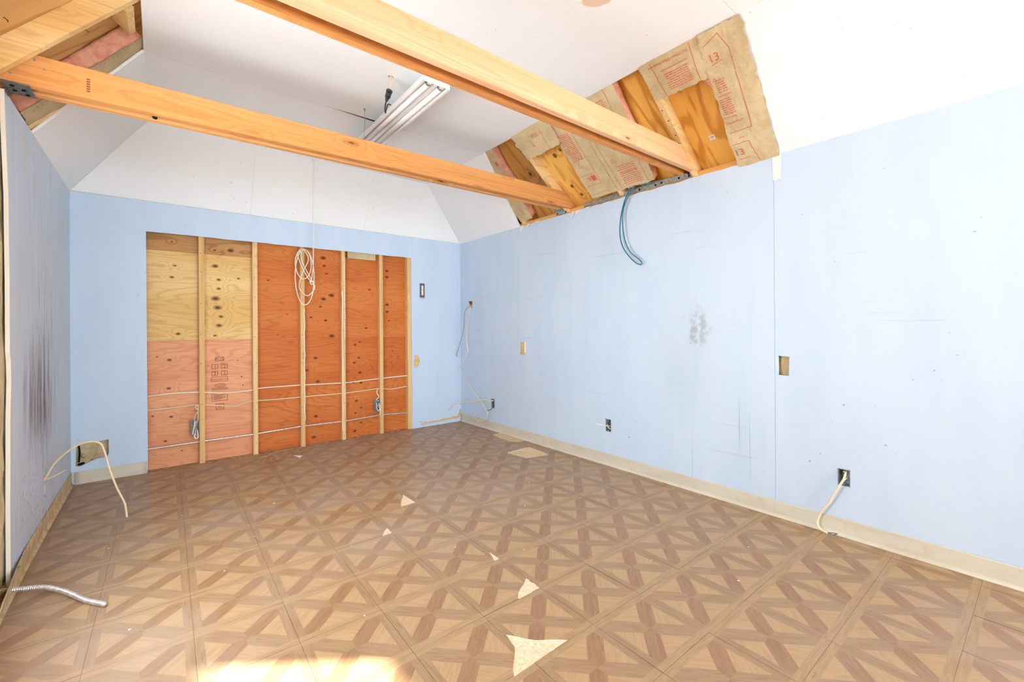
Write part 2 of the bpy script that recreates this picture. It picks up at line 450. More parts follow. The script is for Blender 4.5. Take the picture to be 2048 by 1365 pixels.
mGreyC = plain('grey_cable', C(150, 146, 138), .5)
mBlackC = plain('black_cable', C(38, 38, 40), .5)
mTeal = plain('teal_cable', C(26, 112, 138), .45)
mBlackP = plain('black_rubber', C(52, 52, 52), .55)
mEnamel = plain('white_enamel', C(238, 234, 228), .3, 0, .5)
mTubeW = plain('frosted_lamp_glass', C(246, 244, 242), .18, 0, .5)
mFan = plain('fan_blade_beige', C(222, 194, 168), .45)
mFanM = plain('fan_motor_white', C(228, 222, 214), .35)
mBrown = plain('brown_plate', C(104, 88, 80), .45)
mPaper = plain('torn_white_paper', C(240, 236, 226), .8)
mGreen = plain('green_leaf', C(98, 170, 50), .5)
mSticker = plain('sticker_white', C(236, 232, 226), .6)
mAdh = plain('old_adhesive', C(206, 178, 142), .8)
def subfloor():
    M = Mat('particle_underlayment', .75, .2); p = M.world()
    n = M.noise(p, 60, 4, .7); b = M.noise(p, 4, 3)
    c = M.mix(M.mr(n, .35, .65), C(216, 184, 142), C(232, 206, 170))
    c = M.mix(M.mr(M.noise(p, 130, 2), .62, .75, 0, .5), c, C(150, 110, 74))
    c = M.mix(M.math('MULTIPLY', M.mr(b, .5, .7), .3), c, C(180, 140, 92)); M.col(c); return M.m
mSub = subfloor()
def backing():
    M = Mat('torn_vinyl_backing', .85, .15); p = M.world()
    n = M.noise(p, 75, 4, .7)
    c = M.mix(M.mr(n, .35, .65), C(226, 188, 150), C(240, 214, 184))
    c = M.mix(M.mr(M.noise(p, 33, 3, .7), .66, .72, 0, .5), c, C(160, 120, 88)); M.col(c); return M.m
mBack = backing()
def grime():
    M = Mat('dusty_subfloor', .85, .15); p = M.world()
    n = M.noise(p, 22, 4, .7)
    M.col(M.mix(M.mr(n, .35, .65), C(156, 116, 80), C(198, 164, 124))); return M.m
mGrime = grime()
def tilewood(name, dark, mid, light, spread):
    """printed wood grain, UV: u along the grain in metres"""
    M = Mat(name, .33, .45); uv = M.coord('UV'); r = M.rnd()
    p = M.vm('ADD', uv, M.vm('SCALE', (3.1, 7.7, 0), r)); w = M.world()
    n1 = M.noise(M.vm('MULTIPLY', p, (7, 62, 1)), 1.0, 3, .6, .5)
    n2 = M.noise(M.vm('MULTIPLY', p, (20, 420, 1)), 1.0, 2, .6)
    c = M.mix(M.mr(n1, .34, .62), mid, light)
    c = M.mix(M.mr(n1, .56, .74, 0, spread), c, dark)
    c = M.mix(M.mr(n2, .48, .75, 0, .32), c, dark)
    # dust film and scuffs; dust thinned in an ellipse to paint the lit floor
    lit_zone = M.mr(M.ell(w, (1.55, -3.55, 0), (1.5, 1.2, 0)), .45, 1.15, .15, 1.0)
    du = M.math('MULTIPLY', M.math('MULTIPLY', M.mr(M.noise(w, 1.7, 4, .6, .4), .34, .72), .42), lit_zone)
    sc = M.math('MULTIPLY', M.mr(M.noise(M.vm('MULTIPLY', w, (5, 9, 1)), 1.0, 5, .7, .8), .62, .78), .30)
    f = M.math('MAXIMUM', du, sc)
    c = M.mix(f, c, C(176, 154, 142))
    M.col(c)
    M.put(M.b.inputs['Roughness'], M.math('ADD', M.math('MULTIPLY', f, .6), M.mr(M.noise(w, 6, 2), .3, .7, .28, .40)))
    return M.m
mTri = tilewood('vinyl_print_light', C(146, 106, 70), C(174, 138, 98), C(184, 150, 110), 0.35)
mPetA = tilewood('vinyl_print_dark', C(110, 74, 48), C(144, 106, 74), C(158, 120, 86), 0.6)
mPetB = tilewood('vinyl_print_medium', C(120, 86, 58), C(152, 118, 84), C(164, 132, 98), 0.55)
mBorA = tilewood('vinyl_print_strip', C(130, 96, 64), C(162, 128, 90), C(174, 142, 104), 0.5)
mBorB = tilewood('vinyl_print_strip_brown', C(118, 84, 56), C(150, 116, 82), C(162, 130, 96), 0.55)
mTEdge = plain('vinyl_edge', C(120, 92, 72), .8)
mTEdgeW = plain('vinyl_torn_edge', C(226, 220, 214), .8)
mGround = plain('bounce_ground', C(232, 232, 232), .9)  # unseen ground, whitened to bounce more daylight onto the ceiling
mWall = plain('plain_white_wall', C(232, 230, 226), .6)

# ================================================================== STRUCTURE
# ---- floor
floor = empty('floor', (0, 0, 0), 'worn floor of parquet patterned vinyl tiles', 'floor', kind='structure')
box('underlayment', (-.10, W+.10), (YF-.1, .10), (-.05, -.003), mSub, floor)
T = .3048; OX, OY, ROT = 1.5175, -3.1609, math.radians(-.668)
ca, sa = math.cos(ROT), math.sin(ROT)
def tile_polys():
    b, a, h = .405, .145, .4985
    P = []
    # strips: the pair along x runs through, the pair along y butts against it
    for sg in (1, -1):
        P.append(([(-h, sg*b), (h, sg*b), (h, sg*h), (-h, sg*h)], 3, 'x'))
        P.append(([(sg*b, -b), (sg*h, -b), (sg*h, b), (sg*b, b)], 4, 'y'))
    for (sx, sy) in ((1, 1), (-1, -1), (1, -1), (-1, 1)):
        q = [(0, 0), (a*sx, 0), (b*sx, (b-a)*sy), (b*sx, b*sy), ((b-a)*sx, b*sy), (0, a*sy)]
        P.append((q, 1 if sx*sy > 0 else 2, 'd' if sx*sy > 0 else 'e'))
    c = b-a
    P.append(([(a, 0), (b, -c), (b, c)], 0, 'd')); P.append(([(-a, 0), (-b, c), (-b, -c)], 0, 'd'))
    P.append(([(0, a), (c, b), (-c, b)], 0, 'e')); P.append(([(0, -a), (-c, -b), (c, -b)], 0, 'e'))
    out = []
    for q, mi, g in P:
        ar = sum(q[i][0]*q[(i+1) % len(q)][1]-q[(i+1) % len(q)][0]*q[i][1] for i in range(len(q)))
        if ar < 0: q = q[::-1]
        out.append(([(x*T, y*T) for x, y in q], mi, g))
    return out
TP = tile_polys()
def clip(poly, p, q):
    """split a polygon by the line p->q: (left part, right part)"""
    d = (q[0]-p[0], q[1]-p[1])
    sd = [d[0]*(v[1]-p[1])-d[1]*(v[0]-p[0]) for v in poly]
    A, B = [], []
    n = len(poly)
    for i in range(n):
        v, w = poly[i], poly[(i+1) % n]; s, t = sd[i], sd[(i+1) % n]
        if s >= -1e-9: A.append(v)
        if s <= 1e-9: B.append(v)
        if (s > 1e-9 and t < -1e-9) or (s < -1e-9 and t > 1e-9):
            k = s/(s-t); x = (v[0]+(w[0]-v[0])*k, v[1]+(w[1]-v[1])*k)
            A.append(x); B.append(x)
    def ok(P): return len(P) >= 3 and abs(sum(P[i][0]*P[(i+1) % len(P)][1]-P[(i+1) % len(P)][0]*P[i][1] for i in range(len(P)))) > 2e-8
    return (A if ok(A) else None), (B if ok(B) else None)
def uvof(v, g, k):
    x, y = v
    if g == 'x': u, w = x, y
    elif g == 'y': u, w = y, x
    elif g == 'd': u, w = (x+y)*.7071, (y-x)*.7071
    else: u, w = (x-y)*.7071, (x+y)*.7071
    return (u+k*.37, w+k*.61)
def tile_mesh(polys, edge):
    V, F, MI, UV = [], [], [], []
    cnt = {}
    for k, (q, mi, g) in enumerate(polys):
        b = len(V); V += [(x, y, 0) for x, y in q]; F.append(tuple(range(b, b+len(q)))); MI.append(mi); UV.append([uvof(v, g, k) for v in q])
        for i in range(len(q)):
            r = [(round(v[0], 5), round(v[1], 5)) for v in (q[i], q[(i+1) % len(q)])]
            cnt.setdefault(tuple(sorted(r)), []).append((q[i], q[(i+1) % len(q)]))
    for e in cnt.values():
        if len(e) == 1:
            v, w = e[0]; b = len(V)
            V += [(v[0], v[1], 0), (v[0], v[1], -.0029), (w[0], w[1], -.0029), (w[0], w[1], 0)]
            F.append((b, b+1, b+2, b+3)); UV.append([(0, 0)]*4)
            rim = any(abs(abs(v[t])-.4985*T) < 1e-4 and abs(abs(w[t])-.4985*T) < 1e-4 for t in (0, 1))
            MI.append(5 if rim or edge is mTEdge else 6)
    me = bpy.data.meshes.new('vinyl_tile'); me.from_pydata(V, [], F)
    for mt in (mTri, mPetA, mPetB, mBorA, mBorB, mTEdge, edge): me.materials.append(mt)
    for p, i in zip(me.polygons, MI): p.material_index = i
    ul = me.uv_layers.new(name='UVMap'); k = 0
    for f in UV:
        for uv in f: ul.data[k].uv = uv; k += 1
    me.update(); return me
ME_TILE = tile_mesh(TP, mTEdge)
GX = OX+T; GY = OY
TEARS = [  # outline and an inner point it is star-shaped about (world x, y)
    ([(1.523,-3.297),(1.545,-3.328),(1.566,-3.362),(1.59,-3.391),(1.612,-3.408),(1.64,-3.428),(1.681,-3.4655),(1.60,-3.4665),(1.50,-3.4675),(1.422,-3.4685),(1.436,-3.445),(1.462,-3.418),(1.481,-3.399),(1.508,-3.368),(1.513,-3.338)], (1.535,-3.41)),
    ([(1.822,-3.068),(1.8235,-3.12),(1.8225,-3.163),(1.767,-3.1635),(1.695,-3.1625),(1.715,-3.138),(1.744,-3.117),(1.785,-3.096)], (1.785,-3.13)),
    ([(1.823,-1.763),(1.826,-1.945),(1.764,-1.948),(1.724,-1.945),(1.745,-1.90),(1.763,-1.862),(1.80,-1.81)], (1.79,-1.90)),
    ([(1.532,-2.176),(1.5295,-2.246),(1.505,-2.247),(1.475,-2.246),(1.492,-2.225),(1.501,-2.206)], (1.515,-2.222)),
    ([(1.829,-2.77),(1.8275,-2.855),(1.80,-2.856),(1.812,-2.82)], (1.818,-2.825)),
    ([(3.000,-1.445),(3.05,-1.44),(3.28,-1.436),(3.272,-1.60),(3.253,-1.738),(3.14,-1.715),(3.028,-1.686),(3.01,-1.56)], (3.13,-1.58)),
    ([(3.29,-.82),(3.412,-.815),(3.412,-1.23),(3.33,-1.22),(3.30,-1.19),(3.26,-1.15),(3.275,-.98)], (3.34,-1.02)),
    ([(1.209,-.145),(1.30,-.06),(1.40,.03),(1.72,.03),(1.69,-.10),(1.622,-.20),(1.53,-.29),(1.45,-.30),(1.36,-.29),(1.263,-.33),(1.20,-.30),(1.185,-.22)], (1.42,-.12)),
    ([(.46,.03),(1.21,.03),(1.205,-.03),(1.06,-.012),(.95,-.04),(.80,-.015),(.62,-.035),(.47,-.01)], (.83,.005)),
]
tris = []
for out, c in TEARS:
    for i in range(len(out)):
        t = [c, out[i], out[(i+1) % len(out)]]
        ar = (t[1][0]-t[0][0])*(t[2][1]-t[0][1])-(t[1][1]-t[0][1])*(t[2][0]-t[0][0])
        tris.append(t if ar > 0 else [t[0], t[2], t[1]])
rt_ = random.Random(3)
for j in range(-11, 11):   # the vinyl ends well behind the viewer
    for i in range(-6, 7):
        cx = OX+T*(ca*(i+.5)-sa*(j+.5)); cy = OY+T*(sa*(i+.5)+ca*(j+.5))
        if cx < -T*.52 or cx > W+T*.52 or cy > T*.55 or cy < YF-T*.5: continue
        corners = [(cx+T*(ca*a-sa*b), cy+T*(sa*a+ca*b)) for a in (-.5, .5) for b in (-.5, .5)]
        if min(c[0] for c in corners) > W-.005 or max(c[0] for c in corners) < .005 or min(c[1] for c in corners) > -.005: continue
        inside = all(0 <= c[0] <= W and YF <= c[1] <= 0 for c in corners)
        hit = [t for t in tris if min(p[0] for p in t) < max(c[0] for c in corners) and max(p[0] for p in t) > min(c[0] for c in corners)
               and min(p[1] for p in t) < max(c[1] for c in corners) and max(p[1] for p in t) > min(c[1] for c in corners)]
        me = ME_TILE
        if not inside or hit:
            loc = lambda p: (ca*(p[0]-cx)+sa*(p[1]-cy), -sa*(p[0]-cx)+ca*(p[1]-cy))
            polys = TP
            R4 = [loc(p) for p in ((0.001, YF), (W-.001, YF), (W-.001, -.001), (0.001, -.001))]
            for k in range(4):
                polys = [(x, mi, g) for q, mi, g in polys for x in [clip(q, R4[k], R4[(k+1) % 4])[0]] if x]
            for t in hit:
                tl = [loc(p) for p in t]; res = []
                for q, mi, g in polys:
                    cur = q
                    for k in range(3):
                        A, B = clip(cur, tl[k], tl[(k+1) % 3])
                        if B: res.append((B, mi, g))
                        cur = A
                        if cur is None: break
                polys = res
            if not polys: continue
            me = tile_mesh(polys, mTEdgeW if hit else mTEdge)
        o = bpy.data.objects.new('vinyl_tile', me); COL.objects.link(o); o.parent = floor
        o.location = (cx, cy, rt_.uniform(-.0006, 0))
        o.rotation_euler = (rt_.gauss(0, .0022), rt_.gauss(0, .0022), ROT)
# paler backing left where the vinyl tore away, and dirty ply where tiles are gone
for k, (out, c) in enumerate(TEARS):
    mt = mBack if k < 5 else (mSub if k < 7 else mGrime)
    V = [(x, y, -.0024) for x, y in out]+[(c[0], c[1], -.0022)]; n = len(out)
    mk('torn_patch', V, [(i, (i+1) % n, n) for i in range(n)], mt, floor)
box('recess_sill', (.44, 2.75), (0.0, .08), (-.02, -.001), mGrime, floor)

# ---- back wall
wb = empty('wall_back', (0, 0, 0), 'far wall of blue drywall with a long stretch opened to studs and plywood', 'wall', kind='structure')
RD = .076                                  # depth of the opened bay behind the drywall face
hole_tr = [(.024,.135),(.028,.30),(.10,.303),(.206,.308),(.206,.20),(.198,.178),(.14,.172),(.09,.15),(.05,.132)]
panel('drywall_panel', [(0,0)]+[(.435,0),(.4385,.10),(.437,.6),(.436,1.2),(.435,1.6),(.4345,H),(0,H)], [hole_tr], fB, TH, mBlueB, wb)
panel('drywall_panel', [(.4348,1.953)]+ragged((.4348,1.953),(2.77,1.962),30,.0022,5)[1:]+[(2.77,H),(.4348,H)], [], fB, TH, mBlueB, wb)
hole_b = [(2.785,.705),(2.79,.842),(2.84,.838),(2.848,.80),(2.862,.775),(2.848,.74),(2.835,.702)]
panel('drywall_panel', ragged((2.757,1.961),(2.764,0),26,.003,9)+[(W,0),(W,H),(2.771,H),(2.771,1.9619)], [hole_b], fB, TH, mBlueB, wb)
for z0, z1, x0, x1, mt in ((1.822,2.02,.40,1.20,mPlyTop),(1.062,1.82,.40,1.20,mPlyLight),(-.02,1.06,.40,1.20,mPlyPink),(1.062,2.02,1.202,2.80,mPlyOrU),(-.02,1.06,1.202,2.80,mPlyOrL)):
    dy = {mPlyLight: .004, mPlyTop: 0}.get(mt, .001)
    box('plywood_sheet', (x0, x1), (RD+dy, RD+.012), (z0, z1), mt, wb)
studx = [(.780,.819),(1.183,1.222),(1.588,1.627),(1.981,2.019),(2.387,2.426),(2.716,2.768)]
for k, (a, b) in enumerate(studx):
    box('stud', (a, b), (TH+.001, RD-.0005), (0, 2.05), mStud, wb, .0015)
# plaster and old paint left on stud edges
for (x, z0, z1, w_, sd) in ((1.621,.25,1.35,.005,1),(1.984,.10,1.55,.006,2),(2.013,1.05,1.9,.004,3)):
    L_ = ragged((x, z0), (x, z1), 24, .0035, sd)
    V = [(a, TH-.0006, z) for a, z in L_]+[(a+w_, TH-.0006, z) for a, z in L_]; n = len(L_)
    mk('plaster_residue', V+[(v[0], TH+.0012, v[2]) for v in V], [(i, i+1, n+i+1, n+i) for i in range(n-1)]+[(2*n+i, 3*n+i, 3*n+i+1, 2*n+i+1) for i in range(n-1)]+[(i,2*n+i,2*n+i+1,i+1) for i in range(n-1)]+[(n+i,n+i+1,3*n+i+1,3*n+i) for i in range(n-1)], mPaper, wb)
# nails in the stud faces
nv = []
for (a, b) in studx[:5]:
    for z in (.06, .42, .52, .86, 1.12, 1.42, 1.62, 1.84):
        nv.append(cylv(((a+b)/2+random.uniform(-.008,.008), TH+.0012, z+random.uniform(-.05,.05)), (0,-1,0), .0032, .0012, 8))
mk('nail_head', *join(nv), mInkB, wb, kind='stuff')
box('paper_scrap', (2.05, 2.35), (.03, .05), (1.895, 1.99), mKraft, wb)
# printed grade stamp on the lower plywood
pl = [o for o in wb.children if o.data and o.data.materials[0] is mPlyPink][0]
def stamp():
    G = []
    y = RD-.0006+.001
    def add2(V, F, ox, oz): G.append(([(ox+a, y, oz+b) for a, b in V], F))
    def frame(x0, x1, z0, z1, w=.004):
        for r in ((x0,x1,z0,z0+w),(x0,x1,z1-w,z1),(x0,x0+w,z0,z1),(x1-w,x1,z0,z1)):
            add2(rect(*r), [(0,1,2,3)], 0, 0)
    def word(t, size, cx, z):
        V, F, w = textv(t, size); add2(V, F, cx-w/2, z)
    cx = .932
    frame(cx-.032, cx+.032, .872, .908); word('AUG', .036, cx, .878)
    for j, z in enumerate((.806, .744)):
        for i, (x, t) in enumerate(((cx-.036, '1' if j == 0 else '2'), (cx+.036, '2'))):
            frame(x-.024, x+.024, z-.002, z+.040); word(t, .042, x, z+.006)
    frame(cx-.062, cx+.062, .690, .7325, .0035); word('MADE IN U.S.A.', .0205, cx, .702)
    V = []; n = 28
    for r in (1, .82):
        V += [(math.cos(2*math.pi*k/n)*.042*(r if r == 1 else .92), math.sin(2*math.pi*k/n)*.018*r) for k in range(n)]
    add2(V, [(k, (k+1) % n, n+(k+1) % n, n+k) for k in range(n)], cx+.004, .655)
    word('COMS', .022, cx+.004, .648)
    for z in (.630, .622, .614): add2(rect(cx-.06, cx+.06, z, z+.003), [(0,1,2,3)], 0, 0)
    frame(cx-.060, cx+.060, .515, .585, .0035)
    for k, z in enumerate((.572, .563, .554, .545, .536, .527)):
        add2(rect(cx-.050+.006*(k % 2), cx+.045-.02*(k % 3), z, z+.004), [(0,1,2,3)], 0, 0)
    frame(cx-.030, cx+.032, .440, .492, .004); word('A', .046, cx, .449)
    return join(G)
mk('grade_stamp', *stamp(), mInk, pl, kind='stuff')
# insulation paper seen through the holes of this wall
def crumple(name, a0, a1, b0, b1, fmap, depth, mat, parent, amp=.012, n=14, seed=0, **kw):
    V, F = [], []
    for i in range(n+1):
        for j in range(n+1):
            a = a0+(a1-a0)*i/n; b = b0+(b1-b0)*j/n
            V.append(fmap(a, b, -depth+amp*mnoise.noise(Vector((a*16+seed, b*16, seed)))+amp*.5*abs(mnoise.noise(Vector((a*40, b*40, seed))))))
    for i in range(n):
        for j in range(n):
            k = i*(n+1)+j; F.append((k, k+1, k+n+2, k+n+1))
    return mk(name, V, F, mat, parent, **kw)
crumple('insulation_paper', -.01, .25, .09, .34, fB, .036, mKraft, wb, .034, 26, 3)
mk('dark_lath', *join([tubev([(.04,.012,.16),(.045,.014,.23),(.04,.013,.29)], .006, 6), tubev([(.035,.012,.142),(.07,.014,.15)], .009, 6)]), mDark, wb)
box('stud', (2.77, 2.88), (.016, .03), (.66, .88), mRaft, wb)
for x in (.0, 3.0): pass
box('outer_sheathing', (-.15, W+.15), (RD+.012, RD+.03), (-.05, 2.35), mPlyTop, wb)
# dried adhesive where the base strip was pulled off
st = [(2.84,.058),(2.86,.062),(2.875,.062),(2.878,.030),(2.90,.036),(2.93,.05),(2.95,.036),(3.02,.048),(3.10,.040),(3.16,.055),(3.25,.050),(3.33,.062),(3.36,.055),(3.385,.09),(3.40,.135),(3.412,.14),(3.414,.05),(3.36,.026),(3.25,.030),(3.10,.018),(2.98,.022),(2.91,.016),(2.875,.014),(2.872,.05),(2.842,.05)]
st = [(x, z+.012) for x, z in st]
panel('adhesive_residue', st, [], lambda a, b, o: fB(a, b, o+.0035), .003, mAdh, wb)

# ---- right wall
wr = empty('wall_right', (W, 0, 0), 'long pale blue drywall with outlet cut-outs and water marks', 'wall', kind='structure')
ABS[wr] = Vector((W, 0, 0))
def irr(a0, a1, b0, b1, j=.003, seed=0):
    r = random.Random(seed); return [(a+r.uniform(-j, j), b+r.uniform(-j, j)) for a, b in rect(a0, a1, b0, b1)]
h1 = [(-.171,1.477),(-.195,1.43),(-.215,1.392),(-.262,1.396),(-.268,1.474)]
h2 = irr(-1.221,-1.139,.878,1.005,.004,4); h3 = irr(-3.621,-3.566,.858,.974,.003,5)
b1 = rect(-.694,-.632,.254,.357); b2 = rect(-2.308,-2.250,.283,.386); b3 = rect(-3.913,-3.857,.277,.370)
panel('drywall_panel', [(0,0),(0,H),(-1.1255,H),(-1.1255,0)], [h1, b1], fR, TH, mBlueR, wr)
topedge = ragged((-1.1265,H), (-3.5445,H), 40, .004, 12)
panel('drywall_panel', [(-1.1265,0)]+topedge+[(-3.5445,0)], [h2, b2], fR, TH, mBlueR, wr)
panel('drywall_panel', [(-3.546,0),(-3.546,H),(YF,H),(YF,0)], [h3, b3, rect(*DOOR)], fR, TH, mBlueR, wr)
box('top_plate', (W+TH, W+TH+.089), (YF, 0), (2.10, 2.236), mPlate, wr)
for a, b in ((0, DOOR[1]), (DOOR[0], YF)):
    box('outer_sheathing', (W+.103, W+.118), tuple(sorted((a+(.1 if a == 0 else 0), b))), (-.05, 2.29), mPlyTop, wr)
box('outer_sheathing', (W+.103, W+.118), DOOR[:2], (2.03, 2.29), mPlyTop, wr)
box('outer_sheathing', (W+.103, W+.118), DOOR[:2], (-.05, DOOR[2]), mPlyTop, wr)
for y in (-.03, -1.30, -4.80, DOOR[0]):
    box('stud', (W+TH, W+.102), (y-.038, y) if y != -4.80 else (-4.82, -4.782), (0, 2.10), mStud, wr)
crumple('insulation_paper', -3.66, -3.53, .82, 1.01, fR, .03, mKraft, wr, .01, 10, 8)
box('wood_blocking', (W+.018, W+.05), (-1.26, -1.10), (.84, 1.05), mRaft, wr)
box('wood_blocking', (W+.03, W+.06), (-.30, -.15), (1.36, 1.50), mPlyOrU, wr)
panel('drywall_tape', irr(-3.585,-3.541,2.045,2.196,.003,2), [], lambda a, b, o: fR(a, b, o+.0022), .002, mPaper, wr)
panel('drywall_tape', irr(-1.236,-1.212,.90,1.005,.004,6), [], lambda a, b, o: fR(a, b, o+.0016), .0014, mPaper, wr)
# torn drywall paper curling under the top edge
for k, (y, w_, d) in enumerate(((-1.19,.05,.075),(-1.30,.05,.03),(-1.42,.06,.02),(-1.90,.03,.055),(-1.96,.07,.035),(-2.08,.06,.02))):
    r = random.Random(k); V = []
    for i in range(5):
        t = i/4; wd_ = w_*(1-.75*t)
        for sg in (-1, 1): V.append(fR(y+sg*wd_/2+t*.012, H+.004-d*t+r.uniform(-.004,.004), .003+.014*t*t))
    mk('torn_paper', V+[v+Vector((.001,0,0)) for v in V], [(2*i, 2*i+1, 2*i+3, 2*i+2) for i in range(4)]+[(10+2*i, 12+2*i, 13+2*i, 11+2*i) for i in range(4)], mPaper, wr)
# ---- left wall
wl = empty('wall_left', (0, 0, 0), 'grimy bluish drywall sheet ending at open studs', 'wall', kind='structure')
edge = [(-1.70,0),(-1.697,.12),(-1.70,.35),(-1.693,.55),(-1.69,.75),(-1.672,.93),(-1.676,1.02),(-1.690,1.06),(-1.688,1.35),(-1.70,1.75),(-1.735,2.0),(-1.758,H)]
hl = [(-.985,.335),(-.945,.34),(-.935,.27),(-.945,.20),(-.965,.20),(-.975,.27)]
panel('drywall_panel', [(0,0)]+edge+[(0,H)], [hl], fL, TH, mBlueL, wl)
e2 = [(y-.0012, z) for y, z in edge]
mk('drywall_edge', [Vector((x, y, z)) for y, z in e2 for x in (.0006, -TH-.001)]+[Vector((x, y+.004, z)) for y, z in e2 for x in (.0006, -TH-.001)],
   [(2*i, 2*i+1, 2*i+3, 2*i+2) for i in range(len(e2)-1)]+[(24+2*i, 26+2*i, 2*i+2, 2*i) for i in range(len(e2)-1)], mGyp, wl)
box('insulation_paper', (-.03, -.02), (-1.10, -.85), (.1, .5), mKraft, wl)
box('top_plate', (-TH-.089, -TH), (YF, 0), (2.10, 2.211), mPlate, wl)
for y in (-1.19, -1.80, -1.922, -3.20, -3.75, -4.16, -4.57, -4.98, -5.39, -5.80, -6.21, -6.62, -7.03, -7.44, -7.85):
    box('stud', (-TH-.089, -TH), (y-.038, y), (.038, 2.10), mStud, wl)
for a, b in ((YF, 0),):
    box('bottom_plate', (-TH-.089, -TH), (a, b), (0, .038), mPlate, wl)
for a, b, c, d in ((DOORL[1], .1, -.05, 2.30), (YF, DOORL[0], -.05, 2.30), (DOORL[0], DOORL[1], DOORL[3], 2.30), (DOORL[0], DOORL[1], -.05, DOORL[2])):
    box('outer_sheathing', (-.12, -.104), (a, b), (c, d), mPlyTop, wl)
box('window_sill', (-TH-.089, -TH), DOORL[:2], (DOORL[2]-.038, DOORL[2]), mPlate, wl)
box('header', (-TH-.089, -TH), DOORL[:2], (DOORL[3], 2.0995), mPlate, wl)
# ---- front wall (behind the camera)
wf = empty('wall_front', (0, YF, 0), 'white wall behind the viewer with a wide opening added for daylight', 'wall', kind='structure')
panel('drywall_panel', [(-.1,0),(WINF[0][0],0),(WINF[0][0],WINF[0][3]),(WINF[0][1],WINF[0][3]),(WINF[0][1],0),(W+.1,0),(W+.1,H),(W,H),(XR,HC),(XL,HC),(0,H),(-.1,H)], [], fF, .10, mWall, wf)
panel('gable_board', [(-.3,2.2),(W+.3,2.2),(W+.3,2.25),(1.43,4.06),(-.3,2.25)], [], lambda a, b, o: fF(a, b, o-.102), .015, mPlyTop, wf)
# ---- ceiling
ce = empty('ceiling', (0, 0, H), 'white sloped and flat drywall ceiling with two openings', 'ceiling', kind='structure')
crack = [(XL,-1.3895),(1.44,-1.3885),(1.50,-1.382),(1.58,-1.374),(1.68,-1.369),(1.78,-1.364),(1.90,-1.368),(2.02,-1.380),(2.10,-1.3885),(XR,-1.3895)]
panel('drywall_panel', crack+[(XR+.01,YB),(XL-.005,YB)], [], fC, TH, mWhite, ce)
ph = [(1.645+.020*math.cos(a), -2.005+.020*math.sin(a)) for a in [k*math.pi/6 for k in range(12)]]
panel('drywall_panel', [(XL-.004,-1.391),(XR+.002,-1.391),(XR+.002,-1.92),(XR-.004,-2.02),(XR+.004,-2.5),(XR+.002,-3.609),(XL-.004,-3.609)], [ph], fC, TH, mWhite, ce)
panel('drywall_panel', rect(XL, XR+.01, YF, -3.6105), [], fC, TH, mWhite, ce)
for xs in ([(.003,.002),(1.1645,.002),(1.1645,LB),(XL,LB)], [(1.1655,.002),(2.2095,.002),(2.2095,LB),(1.1655,LB)], [(2.2105,.002),(W-.003,.002),(XR,LB),(2.2105,LB)]):
    panel('drywall_panel', xs, [], mB, TH, mWhite, ce)
panel('drywall_panel', [(0,0)]+ragged((-1.154,0),(-1.408,LR),14,.004,1)+[(YB,LR)], [], mR, TH, mWhite, ce)
panel('drywall_panel', [(YF,0)]+[(YF,LR)]+ragged((-3.61,LR),(-3.556,0),22,.004,2), [], mR, TH, mWhite, ce)
panel('drywall_panel', [(0,0)]+ragged((-1.212,0),(-1.384,LL),16,.004,3)+[(YB,LL)], [], mL, TH, mWhite, ce)
panel('drywall_panel', rect(YF, -2.75, 0, LL), [], mL, TH, mWhite, ce)
box('crack_backing', (XL+.3, XR-.2), (-1.46, -1.32), (HC+TH+.012, HC+TH+.05), mPlyTop, ce)  # brown board added above the crack so the gap reads dark
ck = [p_ for p_ in crack[1:-1]]
for nm, za, zb, mt_ in (('crack_lip', .0, .004, mGyp), ('crack_shade', .004, .0125, mDark)):  # torn gypsum lip, then a dark strip painting the shade inside the crack
    V = [(x, y-.001, HC+z) for x, y in ck for z in (za, zb)]+[(x, y+.001, HC+z) for x, y in ck for z in (za, zb)]; n = len(ck)
    mk(nm, V, [(2*i, 2*i+1, 2*i+3, 2*i+2) for i in range(n-1)]+[(2*n+2*i, 2*n+2*i+2, 2*i+2, 2*i) for i in range(n-1)], mt_, ce)
mk('torn_paper', [mR(-1.60+dy, LR-.004+ds, .006+o) for dy, ds, o in ((-.52,.0,.0),(-.48,-.012,.004),(-.44,-.004,.008),(-.42,-.016,.004),(-.40,.002,0),(-.46,.008,.002))], [(0,1,2),(2,3,4),(0,2,5),(2,4,5)], mPaper, ce)

# ---- roof frame above the openings
rf = empty('roof', (0, 0, H), 'rafters and plywood roof deck showing through the ceiling openings', 'roof', kind='structure')
def sbox(name, mp, a, s, o, mat, parent, bev=0., **kw):
    return hexa(name, [mp(x, y, z) for x in a for y in s for z in o], mat, parent, bev, **kw)
RAFT = -TH-.0005
for y in (-.60, -1.202, -1.802, -2.415, -3.022, -3.632):
    sbox('rafter', mR, (y-.038, y), (-.16, 1.15), (RAFT-.089, RAFT), mRaft, rf, .0015)
for y in (-.62, -1.23, -1.842, -2.45, -3.06):
    sbox('rafter', mL, (y-.038, y), (-.16, 1.15), (RAFT-.089, RAFT), mRaft, rf, .0015)
DK = RAFT-.089-.0005
for (a, b, mt) in ((.2,-1.822,mRoofA),(-1.824,-2.435,mRoofB),(-2.437,-3.66,mRoofC),(-3.662,YF-.1,mRoofC)):
    sbox('roof_deck', mR, (b, a), (-.18, 2.64), (DK-.012, DK), mt, rf)
for (a, b) in ((.2,-2.10),(-2.103,YF-.1)):
    sbox('roof_deck', mL, (b, a), (-.20, 2.24), (DK-.012, DK), mRoofD, rf)
sbox('roof_deck', mB, (-.15, W+.15), (-.15, 2.0), (DK-.012, DK), mRoofD, rf)
sbox('roof_blocking', mL, (-1.82, -1.60), (.63, .668), (RAFT-.085, RAFT), mRaft, rf, .001)
